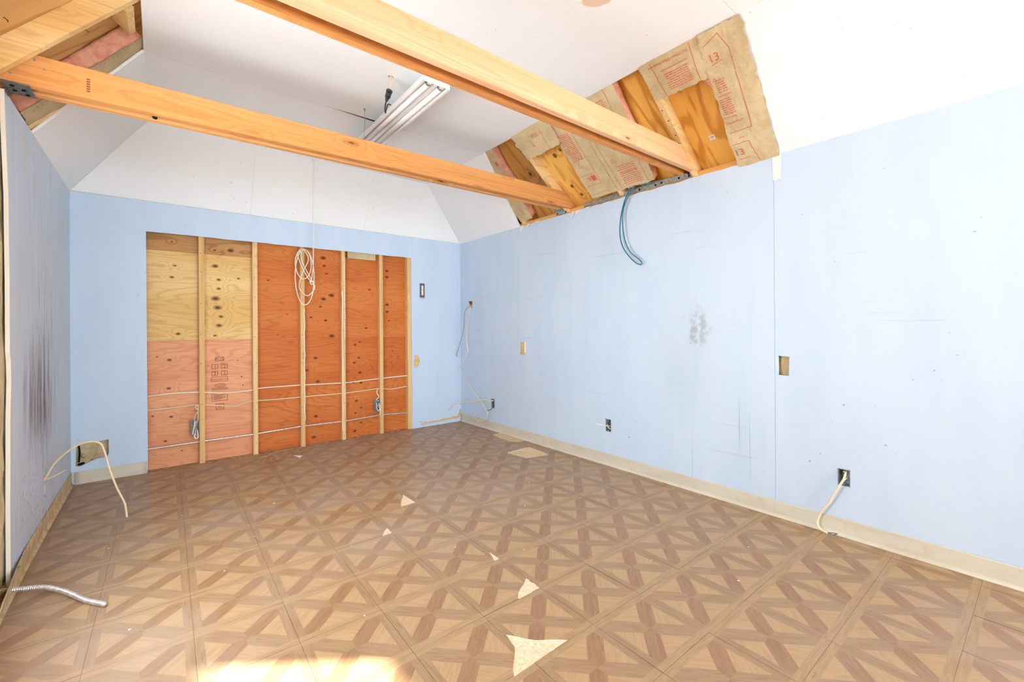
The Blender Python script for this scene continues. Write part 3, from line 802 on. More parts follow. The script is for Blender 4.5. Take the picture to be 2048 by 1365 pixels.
sbox('roof_blocking', mL, (-2.48, -1.882), (.86, .90), (RAFT-.085, RAFT), mRaft, rf, .001)
nl = []
for (y, s) in ((-1.62,.22),(-1.63,.48),(-1.98,.18),(-2.02,.50),(-2.20,.34),(-2.35,.42),(-2.25,.58)):
    p = mL(y, s, DK); nl.append(tubev([p, p+nL*.016+Vector((0,-.008,.0)), p+nL*.022+Vector((.0,-.028,-.012))], .0016, 5, 2))
mk('roof_nail', *join(nl), mDark, rf, kind='stuff')
def sticker(y, s, w_, h_):
    o = sbox('lumber_sticker', mR, (y-w_/2, y+w_/2), (s-h_/2, s+h_/2), (DK+.0003, DK+.001), mSticker, rf)
    for k in range(4):
        sbox('bar_mark', mR, (y-w_*.3+k*w_*.15, y-w_*.3+k*w_*.15+w_*.06), (s-h_*.1, s+h_*.3), (DK+.001, DK+.0013), mInkB, o)
sticker(-3.208, .19, .036, .036); sticker(-1.935+.24, .715, .032, .034)
mk('pencil_mark', *join([([mR(y+dy, s+ds, RAFT+.0006) for dy, ds in ((-.006,0),(.006,0.002),(.005,.007),(-.004,.006))], [(0,1,2,3)]) for y, s in ((-3.045,.33),(-3.04,.27),(-3.036,.52),(-3.045,.44),(-3.036,.60),(-3.04,.20))]), mInkB, rf, kind='stuff')

# ---- baseboards (vinyl cove base)
def cove_base(name, p0, p1, inward, h, mat, lab, wav=0., lift=None):
    p0, p1, inward = Vector(p0), Vector(p1), Vector(inward)
    prof = [(.0005,h),(.003,h-.001),(.0035,h-.006),(.0035,.022),(.006,.010),(.013,.003),(.015,.0005),(.0005,.0005)]
    n = max(2, int((p1-p0).length/.04)); V, F = [], []
    for i in range(n+1):
        t = i/n; c = p0.lerp(p1, t); w_ = wav*(.6+mnoise.noise(Vector((i*.35, 2, 3)))) if wav else 0
        w_ += lift(t) if lift else 0
        for d, z in prof:
            V.append(c+inward*(d+w_*max(0, (z/h)*.7+.3))+Vector((0, 0, z)))
    m_ = len(prof)
    for i in range(n):
        for k in range(m_):
            F.append((i*m_+k, i*m_+(k+1) % m_, (i+1)*m_+(k+1) % m_, (i+1)*m_+k))
    F += [tuple(range(m_)), tuple(reversed(range(n*m_, (n+1)*m_)))]
    o = fixn(mk(name, V, F, mat, None, True, label=lab, cat='baseboard', kind='structure'))
    return o
cove_base('baseboard_right', (W, -.004, 0), (W, -4.80, 0), (-1, 0, 0), .098, mCove, 'long cream vinyl base strip under the pale blue wall', .0006)
cove_base('baseboard_back', (.016, 0, 0), (.433, 0, 0), (0, -1, 0), .092, mCove, 'short cream vinyl base strip beside the plywood recess', .0)
cove_base('baseboard_left', (0, -.002, 0), (0, -2.02, 0), (1, 0, 0), .098, mCoveD, 'soiled peeling vinyl base strip along the grimy wall', .001, lambda t: .035*max(0, (t-.66)/.34)**1.4)
# ---- door frame, window frames out of view, ground outside
t1 = empty('trim_1', (W, (DOOR[0]+DOOR[1])/2, DOOR[2]), 'white casing of the sunny high window in the long blue wall', 'trim', kind='structure')
for y0, y1, z0, z1 in ((DOOR[0]-.07, DOOR[0], DOOR[2], 2.10), (DOOR[1], DOOR[1]+.07, DOOR[2], 2.10), (DOOR[0], DOOR[1], 2.03, 2.10), (DOOR[0]-.07, DOOR[1]+.07, DOOR[2]-.07, DOOR[2])):
    box('casing', (W-.014, W-.0003), (y0, y1), (z0, z1), mWall, t1, .002)
w1 = empty('added_window_1', (-.06, -2.58, DOORL[2]), 'unseen frame added round the daylight opening beside the viewer', 'window', kind='structure')  # frame and mullion added for looks round the light opening
for y0, y1, z0, z1 in ((DOORL[0], DOORL[0]+.035, DOORL[2], DOORL[3]), (DOORL[1]-.035, DOORL[1], DOORL[2], DOORL[3]), (DOORL[0]+.035, DOORL[1]-.035, DOORL[2], DOORL[2]+.035), (DOORL[0]+.035, DOORL[1]-.035, DOORL[3]-.035, DOORL[3]), (-2.595, -2.565, DOORL[2]+.035, DOORL[3]-.035)):
    box('window_frame', (-.095, -.05), (y0, y1), (z0, z1), mWall, w1, .002)
pc = empty('added_sun_shade', (W/2, YF-1.3, -.12), 'unseen slab on posts added outside the front opening to block sun', 'added_sun_shade', kind='structure')
box('shade_slab', (-.6, W+.6), (YF-2.5, YF-.13), (2.30, 2.36), mWall, pc)  # added out of view to keep direct sun from the front opening
for x in (-.5, W+.5): box('post', (x-.05, x+.05), (YF-2.45, YF-2.35), (-.12, 2.30), mWall, pc)
box('ground', (-14, 16), (-18, 10), (-.35, -.12), mGround, None, label='unseen ground outside the room, whitened to bounce daylight in', cat='ground', kind='structure')

# ================================================================== THINGS
# ---- tie beams: two boards with a gap
def tie_beam(name, lab, yL, yR, zL, zR, hgt, mats, gap=.038):
    e = empty(name, (1.7, (yL+yR)/2, zL), lab, 'beam', 'paired tie beams across the room')
    def board(dy, mat, top_x0, top_x1, bow):
        P = []
        nseg = 12
        V, F = [], []
        for i in range(nseg+1):
            t = i/nseg
            sag = bow*4*t*(1-t)
            for k, (yy, zz) in enumerate(((0, 0), (.038, 0), (.038, hgt), (0, hgt))):
                xa, xb = (-.10, 3.525) if zz == 0 else (top_x0, top_x1)
                x = xa+(xb-xa)*t
                tt = x/3.419
                V.append((x, yL+(yR-yL)*tt+dy+yy, zL+(zR-zL)*tt+zz+sag))
        for i in range(nseg):
            for k in range(4):
                F.append((4*i+k, 4*i+(k+1) % 4, 4*i+4+(k+1) % 4, 4*i+4+k))
        F += [(0,1,2,3), tuple(4*nseg+k for k in (3,2,1,0))]
        o = fixn(mk('board', V, F, mat, e))
        bm = bmesh.new(); bm.from_mesh(o.data)
        long = [ed for ed in bm.edges if len(ed.link_faces) == 2 and ed.calc_face_angle(0) > .8]
        bmesh.ops.bevel(bm, geom=long, offset=.0025, segments=2, affect='EDGES'); bm.to_mesh(o.data); bm.free()
        return o
    f_ = board(0, mats[0], .03, 3.395, 0); board(.038+gap, mats[1], .03, 3.395, .0)
    return e, f_
tb1, fr1 = tie_beam('tie_beam', 'orange paired tie beam nearer the plywood recess', -1.826, -1.868, 2.213, 2.240, .139, (mBeamA, mBeamA), .047)
tb2, fr2 = tie_beam('tie_beam', 'pale paired tie beam nearer the viewer, over the long cream base strip', -3.040, -3.052, 2.228, 2.240, .137, (mBeamB, mBeamA), .047)
def bz(x): return 2.213+(2.240-2.213)*x/3.419
def by(x): return -1.826+(-1.868+1.826)*x/3.419
nv = [cylv((x, by(x)-.0002, bz(x)+z), (0,-1,0), .0045, .0012, 10) for x, z in ((.10,.115),(.075,.122),(.045,.088),(.13,.085),(.03,.035))]
mk('nail_head', *join(nv), mGalvD, tb1, kind='stuff')
G = []
for k in range(6): G.append(([(.262, by(.26)-.0012, bz(.26)+.03+.011*k), (.274, by(.26)-.0012, bz(.26)+.03+.011*k), (.274, by(.26)-.0012, bz(.26)+.0365+.011*k), (.262, by(.26)-.0012, bz(.26)+.0365+.011*k)], [(0,1,2,3)]))
V, F = join(G); mk('mill_stamp', V, F, mInk, tb1)
mk('dark_knot', *cylv((.502, by(.5)+.045, bz(.5)-.001), (0.2,-1,.3), .012, .012, 7, .007), mDark, tb1)

# ---- steel brackets
def angle_strip(name, lab, y0, y1, z0, z1, depth, holes, mat, x=W):
    e = empty(name, (x-.002, (y0+y1)/2, z0), lab, 'bracket')
    box('flange', (x-.004, x-.0015), (y0, y1), (z0, z1), mat, e)
    box('shelf', (x-.004, x+.004+depth), (y0, y1), (z1, z1+.0025), mat, e)
    if holes:
        hv = [cylv((x-.0041, y, z), (-1,0,0), r, .0008, 8) for y, z, r in holes]
        mk('punched_hole', *join(hv), mDark, e, kind='stuff')
    return e
hs = []
for k in range(44):
    y = -2.05-k*.022
    hs.append((y, 2.219+(.010 if k % 2 else 0), .0032))
bz_ = empty('perforated_angle', (W-.003, -2.52, 2.208), 'long perforated galvanised angle on the plate under the pale beam', 'bracket')
box('flange', (W-.005, W-.002), (-3.024, -2.030), (2.208, 2.239), mGalv, bz_)
box('shelf', (W-.005, W+.012), (-3.024, -2.028), (2.239, 2.242), mGalv, bz_)
mk('punched_hole', *join([cylv((W-.0051, y, z), (-1,0,0), r, .0006, 8) for y, z, r in hs]), mPlate, bz_, kind='stuff')
mk('bolt', *join([cylv((W-.0055, y, z), (-1,0,0), .0075, .004, 10) for y, z in ((-3.006,2.218),(-3.0,2.236),(-2.93,2.222),(-2.79,2.226),(-2.74,2.222),(-2.60,2.222))]), mDark, bz_, kind='stuff')
sm = empty('angle_bracket', (W-.003, -1.757, 2.206), 'small zinc bracket where the orange beam meets the long wall', 'bracket')
box('flange', (W-.005, W-.002), (-1.826, -1.690), (2.206, 2.238), mGalvD, sm)
box('shelf', (W-.06, W-.002), (-1.79, -1.690), (2.2365, 2.239), mGalvD, sm)
mk('screw', *join([cylv((W-.0055, y, 2.220+d), (-1,0,0), .0065, .003, 10) for y, d in ((-1.705,0),(-1.81,-.002),(-1.80,.012))]), mDark, sm, kind='stuff')
lb = empty('beam_hanger', (.02, -1.77, 2.192), 'grey steel hanger at the grimy wall end of the orange beam', 'bracket')
box('flange', (.001, .004), (-1.756, -1.70), (2.192, 2.2085), mSteelD, lb)
box('shelf', (.001, .085), (-1.832, -1.70), (2.2085, 2.2115), mSteelD, lb)
mk('screw', *join([cylv((x, y, 2.2082), (0,0,-1), .007, .004, 10) for x, y in ((.03,-1.80),(.06,-1.77),(.03,-1.75),(.065,-1.725))]), mDark, lb, kind='stuff')

# ---- insulation batts
def wrk(a, s, amp, seed):
    v = Vector((a*7+seed, s*7, seed*1.3))
    r = 1-abs(mnoise.noise(Vector((a*20+seed*3, s*13, seed))))*2.2
    return amp*(mnoise.noise(v)+.55*abs(mnoise.noise(v*2.7))*1.4-.3+.45*max(0, r)**3)
def batt(mp, quad, face, thick, lab, seed, amp=.008, bulge=.0, group='insulation batts in the ceiling', rag=.004, ub=(.02, .98)):
    """quad: (a, s) corners bl, br, tr, tl on the slope plane; face: offset of the paper"""
    def bil(u, v):
        (x0, y0), (x1, y1), (x2, y2), (x3, y3) = quad
        return ((1-u)*(1-v)*x0+u*(1-v)*x1+u*v*x2+(1-u)*v*x3, (1-u)*(1-v)*y0+u*(1-v)*y1+u*v*y2+(1-u)*v*y3)
    def off(u, v): 
        a, s = bil(u, v)
        return face+wrk(a, s, amp, seed)+bulge*math.sin(math.pi*min(max(u,0),1))*math.sin(math.pi*min(max(v,0),1))
    c = [mp(*bil(u, v), face-thick/2) for u in (0, 1) for v in (0, 1)]
    base = sum(c, Vector())/4; base.z = min(p.z for p in c)
    e = empty('insulation_batt', base, lab, 'insulation', group)
    nu, nv_, nw = 12, 22, 5
    V, F = [], []
    def pt(u, v, w):
        u = ub[0]+(ub[1]-ub[0])*u
        a, s = bil(u, .01+.98*v)
        p = mp(a, s, off(u, v)-.004-thick*w)
        d = mnoise.noise_vector(p*22)+mnoise.noise_vector(p*55)*.5
        return p+Vector(d)*.006*(0.2+.8*min(1, w*3))
    def grid(f, n1, n2):
        b = len(V)
        for i in range(n1+1):
            for j in range(n2+1): V.append(f(i/n1, j/n2))
        for i in range(n1):
            for j in range(n2):
                k = b+i*(n2+1)+j; F.append((k, k+1, k+n2+2, k+n2+1))
    grid(lambda u, v: pt(u, v, 0), nu, nv_); grid(lambda u, v: pt(u, v, 1), nu, nv_)
    grid(lambda v, w: pt(0, v, w), nv_, nw); grid(lambda v, w: pt(1, v, w), nv_, nw)
    grid(lambda u, w: pt(u, 0, w), nu, nw); grid(lambda u, w: pt(u, 1, w), nu, nw)
    body = fixn(mk('fiberglass', V, F, mPink, e, True))
    V2, F2 = [], []
    r = random.Random(seed)
    rl = [[r.uniform(-rag, rag) for _ in range(40)] for _ in range(4)]
    for i in range(25):
        for j in range(37):
            u, v = i/24, j/36
            a, s = bil(u, v)
            if i == 0: a += rl[0][j]
            if i == 24: a += rl[1][j]
            if j == 0: s += rl[2][i]*1.5
            if j == 36: s += rl[3][i]
            V2.append(mp(a, s, off(u, v)+.0005))
    for i in range(24):
        for j in range(36):
            k = i*37+j; F2.append((k, k+1, k+38, k+37))
    pf = mk('paper_facing', V2, F2, mKraft, e, True)
    for vv in ((.0,),): pass
    def onf(a, s): return mp(a, s, face+wrk(a, s, amp, seed)+bulge_at(a, s)+.0032)
    def bulge_at(a, s):
        if not bulge: return 0
        u = (a-quad[0][0])/((quad[1][0]-quad[0][0]) or 1); v = (s-quad[0][1])/((quad[3][1]-quad[0][1]) or 1)
        return bulge*math.sin(math.pi*min(max(u,0),1))*math.sin(math.pi*min(max(v,0),1))
    return e, pf, onf
class Print:
    """red printing on a facing; sg=-1: reads along -y (upright), +1: turned round"""
    def __init__(s, onf, sg): s.onf, s.sg, s.G = onf, sg, []
    def line(s, a0, s0, a1, s1, w=.0032):
        n = max(1, int(math.hypot(a1-a0, s1-s0)/.009)); d = Vector((a1-a0, s1-s0)).normalized(); p = Vector((-d.y, d.x))*w/2
        V, F = [], []
        for i in range(n+1):
            a, b = a0+(a1-a0)*i/n, s0+(s1-s0)*i/n
            V += [s.onf(a+p.x, b+p.y), s.onf(a-p.x, b-p.y)]
        for i in range(n): F.append((2*i, 2*i+1, 2*i+3, 2*i+2))
        s.G.append((V, F))
    def text(s, t, size, a, b):
        V, F, w = textv(t, size)
        s.G.append(([s.onf(a+s.sg*x, b-s.sg*y) for x, y in V], F))
    def para(s, a0, a1, s0, n, step, w=.003, seed=0):
        r = random.Random(seed)
        for k in range(n):
            x = a0; sgn = 1 if a1 > a0 else -1; end = a1-sgn*r.uniform(0, .25)*abs(a1-a0)*(1 if k % 5 == 4 else .15)
            while (end-x)*sgn > .006:
                l = min(r.uniform(.012, .035), abs(end-x)); s.line(x, s0+k*step, x+sgn*l, s0+k*step, w*1.45); x += sgn*(l+.0045)
    def fill(s, a0, a1, s0, s1):
        n = 6
        for k in range(n): s.line(a0, s0+(s1-s0)*(k+.5)/n, a1, s0+(s1-s0)*(k+.5)/n, abs(s1-s0)/n*.98)
    def tri(s, a, b, r):
        p = [(a, b+r), (a-r, b-r*.7), (a+r, b-r*.7)]
        for i in range(3): s.line(*p[i], *p[(i+1) % 3], .0025)
    def done(s, parent): mk('printing', *join(s.G), mRed, parent, kind='stuff')
# far batt beside the white slope
e, pf, f = batt(mR, [(-1.385,.05),(-1.205,.05),(-1.23,LR+.02),(-1.51,LR+.02)], -TH+.002, .075, 'narrow batt strip with pink edge beside the far white ceiling slope', 2, .005)
p = Print(f, 1); p.fill(-1.455,-1.425,.66,.70); p.line(-1.47,.635,-1.42,.635); p.para(-1.37,-1.32,.36,6,.012); p.line(-1.40,.30,-1.43,.60); p.para(-1.34,-1.30,.12,6,.012,seed=3); p.done(pf)
# small flap at the top of the second bay
e, pf, f = batt(mR, [(-2.215,.615),(-1.815,.60),(-1.81,LR+.02),(-2.235,LR+.02)], .012, .05, 'folded kraft paper flap over the rafter near the orange beam', 5, .010, .012)
p = Print(f, 1); p.tri(-1.98,.70,.016); p.line(-2.10,.62,-2.12,.80); p.para(-2.08,-2.0,.755,3,.012,seed=4); p.done(pf)
# middle bay, two batts meeting over a rafter
e, pf, f = batt(mR, [(-2.432,.066),(-2.165,.066),(-2.185,LR+.02),(-2.432,LR+.02)], -.006, .074, 'kraft faced batt with red square logo under the pale beam', 11, .006)
p = Print(f, 1); p.line(-2.335,.20,-2.345,LR); p.para(-2.315,-2.20,.43,17,.0145,.0035,seed=1); p.tri(-2.235,.375,.020); p.line(-2.19,.285,-2.335,.285); p.line(-2.19,.185,-2.335,.185); p.line(-2.19,.10,-2.36,.10); p.line(-2.36,.075,-2.36,.10)
p.fill(-2.318,-2.275,.222,.268); p.text('R-', .052, -2.268, .265); p.done(pf)
e, pf, f = batt(mR, [(-2.765,.066),(-2.434,.066),(-2.434,LR+.02),(-2.825,LR+.02)], -.006, .074, 'wide kraft faced batt with pink edge hanging under the pale beam', 17, .007)
p = Print(f, 1); p.line(-2.475,.075,-2.47,LR); p.line(-2.715,.075,-2.74,LR); p.para(-2.68,-2.52,.10,11,.0165,.0035,seed=2); p.line(-2.69,.205,-2.53,.205); p.tri(-2.53,.32,.018); p.para(-2.70,-2.54,.50,7,.014,.0032,seed=6); p.para(-2.70,-2.54,.66,8,.014,.0032,seed=7); p.line(-2.55,.76,-2.70,.76); p.text('Fiber', .026, -2.66, .48); p.done(pf)
# flap across the top of the fourth bay
e, pf, f = batt(mR, [(-3.395,.60),(-3.045,.60),(-3.03,LR+.02),(-3.415,LR+.02)], .008, .07, 'kraft flap with lettering across the top of the honey plywood bay', 23, .006, .012)
p = Print(f, 1); p.line(-3.125,.61,-3.105,LR); p.line(-3.335,.61,-3.35,LR); p.text('3½\u201d Fiber Glass Insulation', .0235, -3.335, .805); p.line(-3.315,.755,-3.15,.755); p.para(-3.305,-3.16,.635,8,.0135,.003,seed=8); p.done(pf)
# near batt hanging in front of the plate
e, pf, f = batt(mR, [(-3.574,-.045),(-3.335,-.03),(-3.40,LR+.012),(-3.628,LR+.006)], .013, .06, 'wrinkled kraft batt numbered thirteen at the bright ceiling edge', 31, .008, .006, rag=.006, ub=(.14, .985))
p = Print(f, -1); p.text('13', .062, -3.412, .672); p.text('13', .062, -3.352, .075)
p.line(-3.41,.765,-3.50,.80); p.line(-3.50,.80,-3.53,.70); p.line(-3.53,.70,-3.50,.235); p.line(-3.50,.235,-3.375,.235); p.line(-3.42,.655,-3.475,.665)
p.para(-3.40,-3.455,.50,6,.0135,.003,seed=9); p.line(-3.39,.475,-3.465,.475); p.para(-3.385,-3.455,.36,8,.013,.003,seed=10); p.line(-3.375,.335,-3.45,.335)
p.text('Insulation', .026, -3.372, .292); p.text('only', .018, -3.41, .185); p.line(-3.36,.155,-3.455,.155); p.line(-3.455,.155,-3.475,.0); p.line(-3.37,.045,-3.435,.045); p.tri(-3.405,.575,.012); p.done(pf)
# pink tuft pulled out below that flap
V, F = [], []
for i in range(9):
    t = i/8; w_ = .055*(1-t)**1.6+.006
    for k in range(6):
        a = 2*math.pi*k/6
        pnt = mR(-3.375-.02*t+math.cos(a)*w_*.8, .60-.22*t, -.02+math.sin(a)*w_*.35)
        V.append(pnt+Vector(mnoise.noise_vector(pnt*40))*.008)
for i in range(8):
    for k in range(6): F.append((i*6+k, i*6+(k+1) % 6, i*6+6+(k+1) % 6, i*6+6+k))
F += [tuple(range(6)), tuple(range(48, 54))]
mk('fiberglass_tuft', V, F, mPink, None, True, label='loose pink fibre tuft hanging below the lettered kraft flap', cat='insulation')
# batt in the opening above the grimy wall
e, pf, f = batt(mL, [(-1.445,.012),(-1.215,.012),(-1.30,LL+.01),(-1.515,LL+.01)], -TH-.002, .078, 'exposed pink batt above the grimy wall beside the orange beam', 41, .004, rag=.003)
G = []
p = Print(f, 1)
for k in range(26):
    s_ = .06+k*.024
    if .28 < s_ < .36: continue
    p.line(-1.425-.0012*k*3, s_, -1.395-.0012*k*3, s_+.004, .0022)
p.done(pf)
# batts between the bare studs of the left wall
for (y0, y1, lab) in ((-1.798,-1.60,'kraft faced batt behind the broken edge of the grimy wall'),):
    e, pf, f = batt(fL, [(y0,.05),(y1,.05),(y1,2.09),(y0,2.09)], -TH-.010, .06, lab, int(-y0*10), .009, .0, 'insulation batts in the bare stud wall')

# ---- fluorescent fixture
fx = empty('fluorescent_fixture', (1.80, -1.70, 2.60), 'white two tube fluorescent fixture hung under the flat ceiling', 'light fixture')
y0, y1 = -2.31, -1.09
prof = [(-.088,.004),(-.088,-.001),(-.076,-.001),(-.072,.006),(-.062,.030),(-.020,.030),(-.012,.004),(.012,.004),(.020,.030),(.062,.030),(.072,.006),(.076,-.001),(.088,-.001),(.088,.004),(.080,.006),(.066,.060),(-.066,.060),(-.080,.006)]
V = [(1.80+x, y, 2.60+z) for y in (y0, y1) for x, z in prof]; n = len(prof)
F = [(k, (k+1) % n, n+(k+1) % n, n+k) for k in range(n)]
fixn(mk('housing', V, F, mEnamel, fx))
for yy in (y0, y1):
    box('end_cap', (1.80-.088, 1.80+.088), tuple(sorted((yy-.002 if yy == y0 else yy, yy if yy == y0 else yy+.002))), (2.598, 2.66), mEnamel, fx)
for sx in (-1, 1):
    mk('lamp_tube', *cylv((1.80+sx*.041, y0+.035, 2.6135), (0,1,0), .019, y1-y0-.07, 24), mTubeW, fx, True)
    for yy, d in ((y0+.004, .018), (y1-.022, .018)):
        box('lamp_socket', (1.80+sx*.041-.012, 1.80+sx*.041+.012), (yy, yy+d), (2.598, 2.632), mEnamel, fx, .002)
    for yy, d in ((y0+.022, .014), (y1-.036, .014)):
        mk('tube_cap', *cylv((1.80+sx*.041, yy, 2.6135), (0,1,0), .0192, d, 20), mGalv, fx)
tube('hanger_wire', [(1.662,-1.515,HC-.006),(1.6625,-1.515,2.62),(1.657,-1.515,2.545),(1.656,-1.515,2.508)], .0011, mGalvD, fx, 5, 4)
for yy in (-1.20, -2.18):
    tube('hanger_wire', [(1.80,yy,HC-.001),(1.80,yy,2.66)], .0013, mGalvD, fx, 5, 0)
mk('ceiling_hook', *join([cylv((1.662,-1.515,HC-.0005), (0,0,-1), .008, .003, 10), tubev([(1.662,-1.515,HC-.003),(1.666,-1.515,HC-.012),(1.662,-1.515,HC-.018),(1.657,-1.515,HC-.012)], .0016, 6)]), mGalvD, fx)
# ---- plug and socket hanging from the ceiling hole
pg = empty('hanging_plug', (1.63, -2.005, 2.53), 'black plug hanging on wires from the ceiling hole beside the fixture', 'plug')
ax = Vector((-.028, 0, -.096)).normalized()
p0 = Vector((1.637, -2.005, 2.642))
mk('socket_body', *join([cylv(p0, ax, .0185, .012, 18), cylv(p0+ax*.012, ax, .0165, .034, 18), cylv(p0+ax*.046, ax, .0145, .030, 14, .007)]), mBlackP, pg, True)
tube('supply_wire', [(1.642,-2.005,HC+.02),(1.645,-2.005,2.70),(1.640,-2.007,2.66),(1.637,-2.006,2.64)], .0035, mCream, pg, 6)
tube('supply_wire', [(1.652,-2.003,HC+.02),(1.652,-2.005,2.70),(1.644,-2.004,2.66),(1.638,-2.004,2.64)], .0035, mWhiteC, pg, 6)
q = p0+ax*.074
tube('power_cord', [q, q+Vector((-.004,.003,-.018)), (1.634,-1.94,2.550), (1.676,-1.85,2.575), (1.698,-1.81,2.62), (1.722,-1.79,2.672), (1.76,-1.78,2.668)], .0042, mBlackP, pg, 8)
# ---- ceiling fan, mostly out of the picture
fan = empty('ceiling_fan', (1.42, -3.87, 2.42), 'beige ceiling fan blade tip at the top edge of the picture', 'ceiling fan')
mk('canopy', *cylv((1.42,-3.87,HC), (0,0,-1), .065, .05, 24, .04), mFanM, fan, True)
mk('downrod', *cylv((1.42,-3.87,HC-.05), (0,0,-1), .012, .12, 12), mFanM, fan, True)
mk('motor_housing', *join([cylv((1.42,-3.87,2.56), (0,0,-1), .05, .03, 28, .11), cylv((1.42,-3.87,2.53), (0,0,-1), .11, .06, 28), cylv((1.42,-3.87,2.47), (0,0,-1), .11, .04, 28, .06)]), mFanM, fan, True)
for k in range(5):
    a = math.radians(41.5+72*k); d = Vector((math.cos(a), math.sin(a), 0)); n_ = Vector((math.sin(a), -math.cos(a), 0)); c = Vector((1.42,-3.87,2.45))
    out = [(.17,-.048),(.30,-.060),(.58,-.066),(.615,-.062),(.628,-.045),(.628,.0),(.605,.040),(.57,.062),(.30,.058),(.17,.048)]
    V = [c+d*r+n_*w_+Vector((0,0,zz-.008*w_/.06)) for zz in (-.003,.003) for r, w_ in out]; n = len(out)
    fixn(mk('blade', V, [tuple(range(n)), tuple(range(n, 2*n))]+[(i, (i+1) % n, n+(i+1) % n, n+i) for i in range(n)], mFan, fan))
    hexa('blade_arm', [c+d*r+n_*w_+Vector((0,0,zz)) for r in (.09,.20) for w_ in (-.02,.02) for zz in (.004,.008)], mFanM, fan)

# ---- wiring in the opened wall
wA = [(.40,.607),(.582,.62),(.786,.612),(.93,.589),(1.043,.587),(1.18,.592),(1.241,.604),(1.584,.602),(2.018,.589),(2.379,.602),(2.80,.613)]
wB = [(.40,.501),(.549,.499),(.648,.503),(.786,.504),(.93,.478),(1.042,.46),(1.10,.476),(1.179,.49),(1.407,.484),(1.584,.484),(2.017,.48),(2.378,.493),(2.481,.478),(2.57,.475),(2.80,.498)]
tube('electrical_cable', [(x, .040, z) for x, z in wA], .0052, mWhiteC, None, 8, label='upper white cable strung across the studs of the plywood recess', cat='cable')
tube('electrical_cable', [(x, .040, z) for x, z in wB], .0052, mCream, None, 8, label='lower cream cable dipping across the studs of the plywood recess', cat='cable')
armr = lambda r, pitch: (lambda L_: r*(1+.13*math.sin(2*math.pi*L_/pitch)))
bxp = [(.40,.180),(.784,.184),(1.198,.183),(1.605,.196),(2.016,.187),(2.377,.202),(2.80,.182)]
bxd = []
for i in range(len(bxp)-1):
    for k in range(50): bxd.append((bxp[i][0]+(bxp[i+1][0]-bxp[i][0])*k/50, .040, bxp[i][1]+(bxp[i+1][1]-bxp[i][1])*k/50))
tube('armored_cable', bxd, .0068, mBX, None, 7, 0, armr(.0068, .016), label='straight armoured steel cable running low across the opened studs', cat='cable')
def jbox(name, lab, x0, x1, z0, z1, y0, y1):
    e = empty(name, ((x0+x1)/2, y0, z0), lab, 'electrical box')
    t = .0018
    V = []; F = []
    bl = [((x0,x1),(y1-t,y1),(z0,z1)), ((x0,x0+t),(y0,y1-t),(z0,z1)), ((x1-t,x1),(y0,y1-t),(z0,z1)), ((x0+t,x1-t),(y0,y1-t),(z0,z0+t)), ((x0+t,x1-t),(y0,y1-t),(z1-t,z1))]
    V, F = join([([(a, b, c) for a in X for b in Y for c in Z], BOXF) for X, Y, Z in bl])
    fixn(mk('box_shell', V, F, mGalvD, e))
    cx = (x0+x1)/2
    for z in (z0+.008, z1-.008):
        mk('screw_ear', *join([cylv((cx, y0-.001, z), (0,1,0), .010, .003, 10), cylv((cx, y0-.003, z), (0,1,0), .004, .003, 8)]), mGalv, e)
    return e
j1 = jbox('junction_box', 'steel outlet box with looped cable on the stud by the grade stamp', .722, .777, .248, .375, .004, .068)
tube('cable_tail', [(.776,.01,.504),(.754,-.002,.506),(.752,-.004,.486),(.768,-.004,.468),(.772,-.004,.455),(.752,-.002,.425),(.744,.01,.385),(.745,.03,.35)], .0042, mCream, j1)
tube('cable_tail', [(.771,.02,.50),(.772,.016,.44),(.770,.02,.38),(.76,.03,.34)], .0042, mCream, j1)
tube('cable_tail', [(.750,.05,.362),(.747,.0,.355),(.738,-.012,.31),(.730,-.014,.262)], .0052, mCream, j1)
tube('cable_tail', [(.752,.04,.30),(.750,.0,.275),(.742,-.014,.250),(.752,-.016,.226),(.768,-.014,.236),(.765,.0,.275),(.762,.04,.30)], .0042, mWhiteC, j1)
j2 = jbox('junction_box', 'steel outlet box with looped cable at the far end of the recess', 2.335, 2.384, .248, .372, .004, .068)
tube('cable_tail', [(2.372,.03,.49),(2.350,.006,.478),(2.346,0,.452),(2.366,0,.42),(2.362,0,.40),(2.345,.004,.385),(2.352,.03,.35)], .0042, mWhiteC, j2)
tube('cable_tail', [(2.352,.05,.345),(2.345,.0,.33),(2.338,-.012,.29),(2.354,-.014,.262),(2.372,-.012,.28),(2.366,.02,.32)], .0042, mWhiteC, j2)
tube('cable_tail', [(2.374,.03,.34),(2.378,-.01,.30),(2.372,-.016,.21)], .0048, mWhiteC, j2)
# ---- coiled white cord hanging on a stud, fed from the ceiling corner
pts = [(1.621,-.345,HC-.012),(1.645,-.26,2.50),(1.672,-.14,2.20),(1.697,-.035,1.96),(1.697,-.028,1.80),(1.688,-.026,1.70),(1.672,-.02,1.63)]
def ellp(cx, cz, rx, rz, a0, a1, n, yy):
    return [(cx+rx*math.cos(math.radians(a0+(a1-a0)*k/n)), yy+.004*math.sin(k*1.3), cz+rz*math.sin(math.radians(a0+(a1-a0)*k/n))) for k in range(n+1)]
pts += [(1.615,-.018,1.72),(1.560,-.016,1.86)]
pts += ellp(1.610, 1.79, .072, .145, 120, -240, 18, -.014)
pts += ellp(1.620, 1.66, .086, .270, 115, -245, 18, -.022)
pts += [(1.60,-.02,1.80),(1.67,-.022,1.66),(1.71,-.022,1.56),(1.64,-.02,1.48),(1.57,-.018,1.56),(1.60,-.018,1.70),(1.655,-.02,1.84),(1.610,-.018,1.935)]
cord = empty('coiled_cord', (1.62, -.02, 1.38), 'coil of thin white cord hanging on a middle stud of the recess', 'cord')
tube('cord', pts, .0042, mWhiteC, cord, 6, 5)
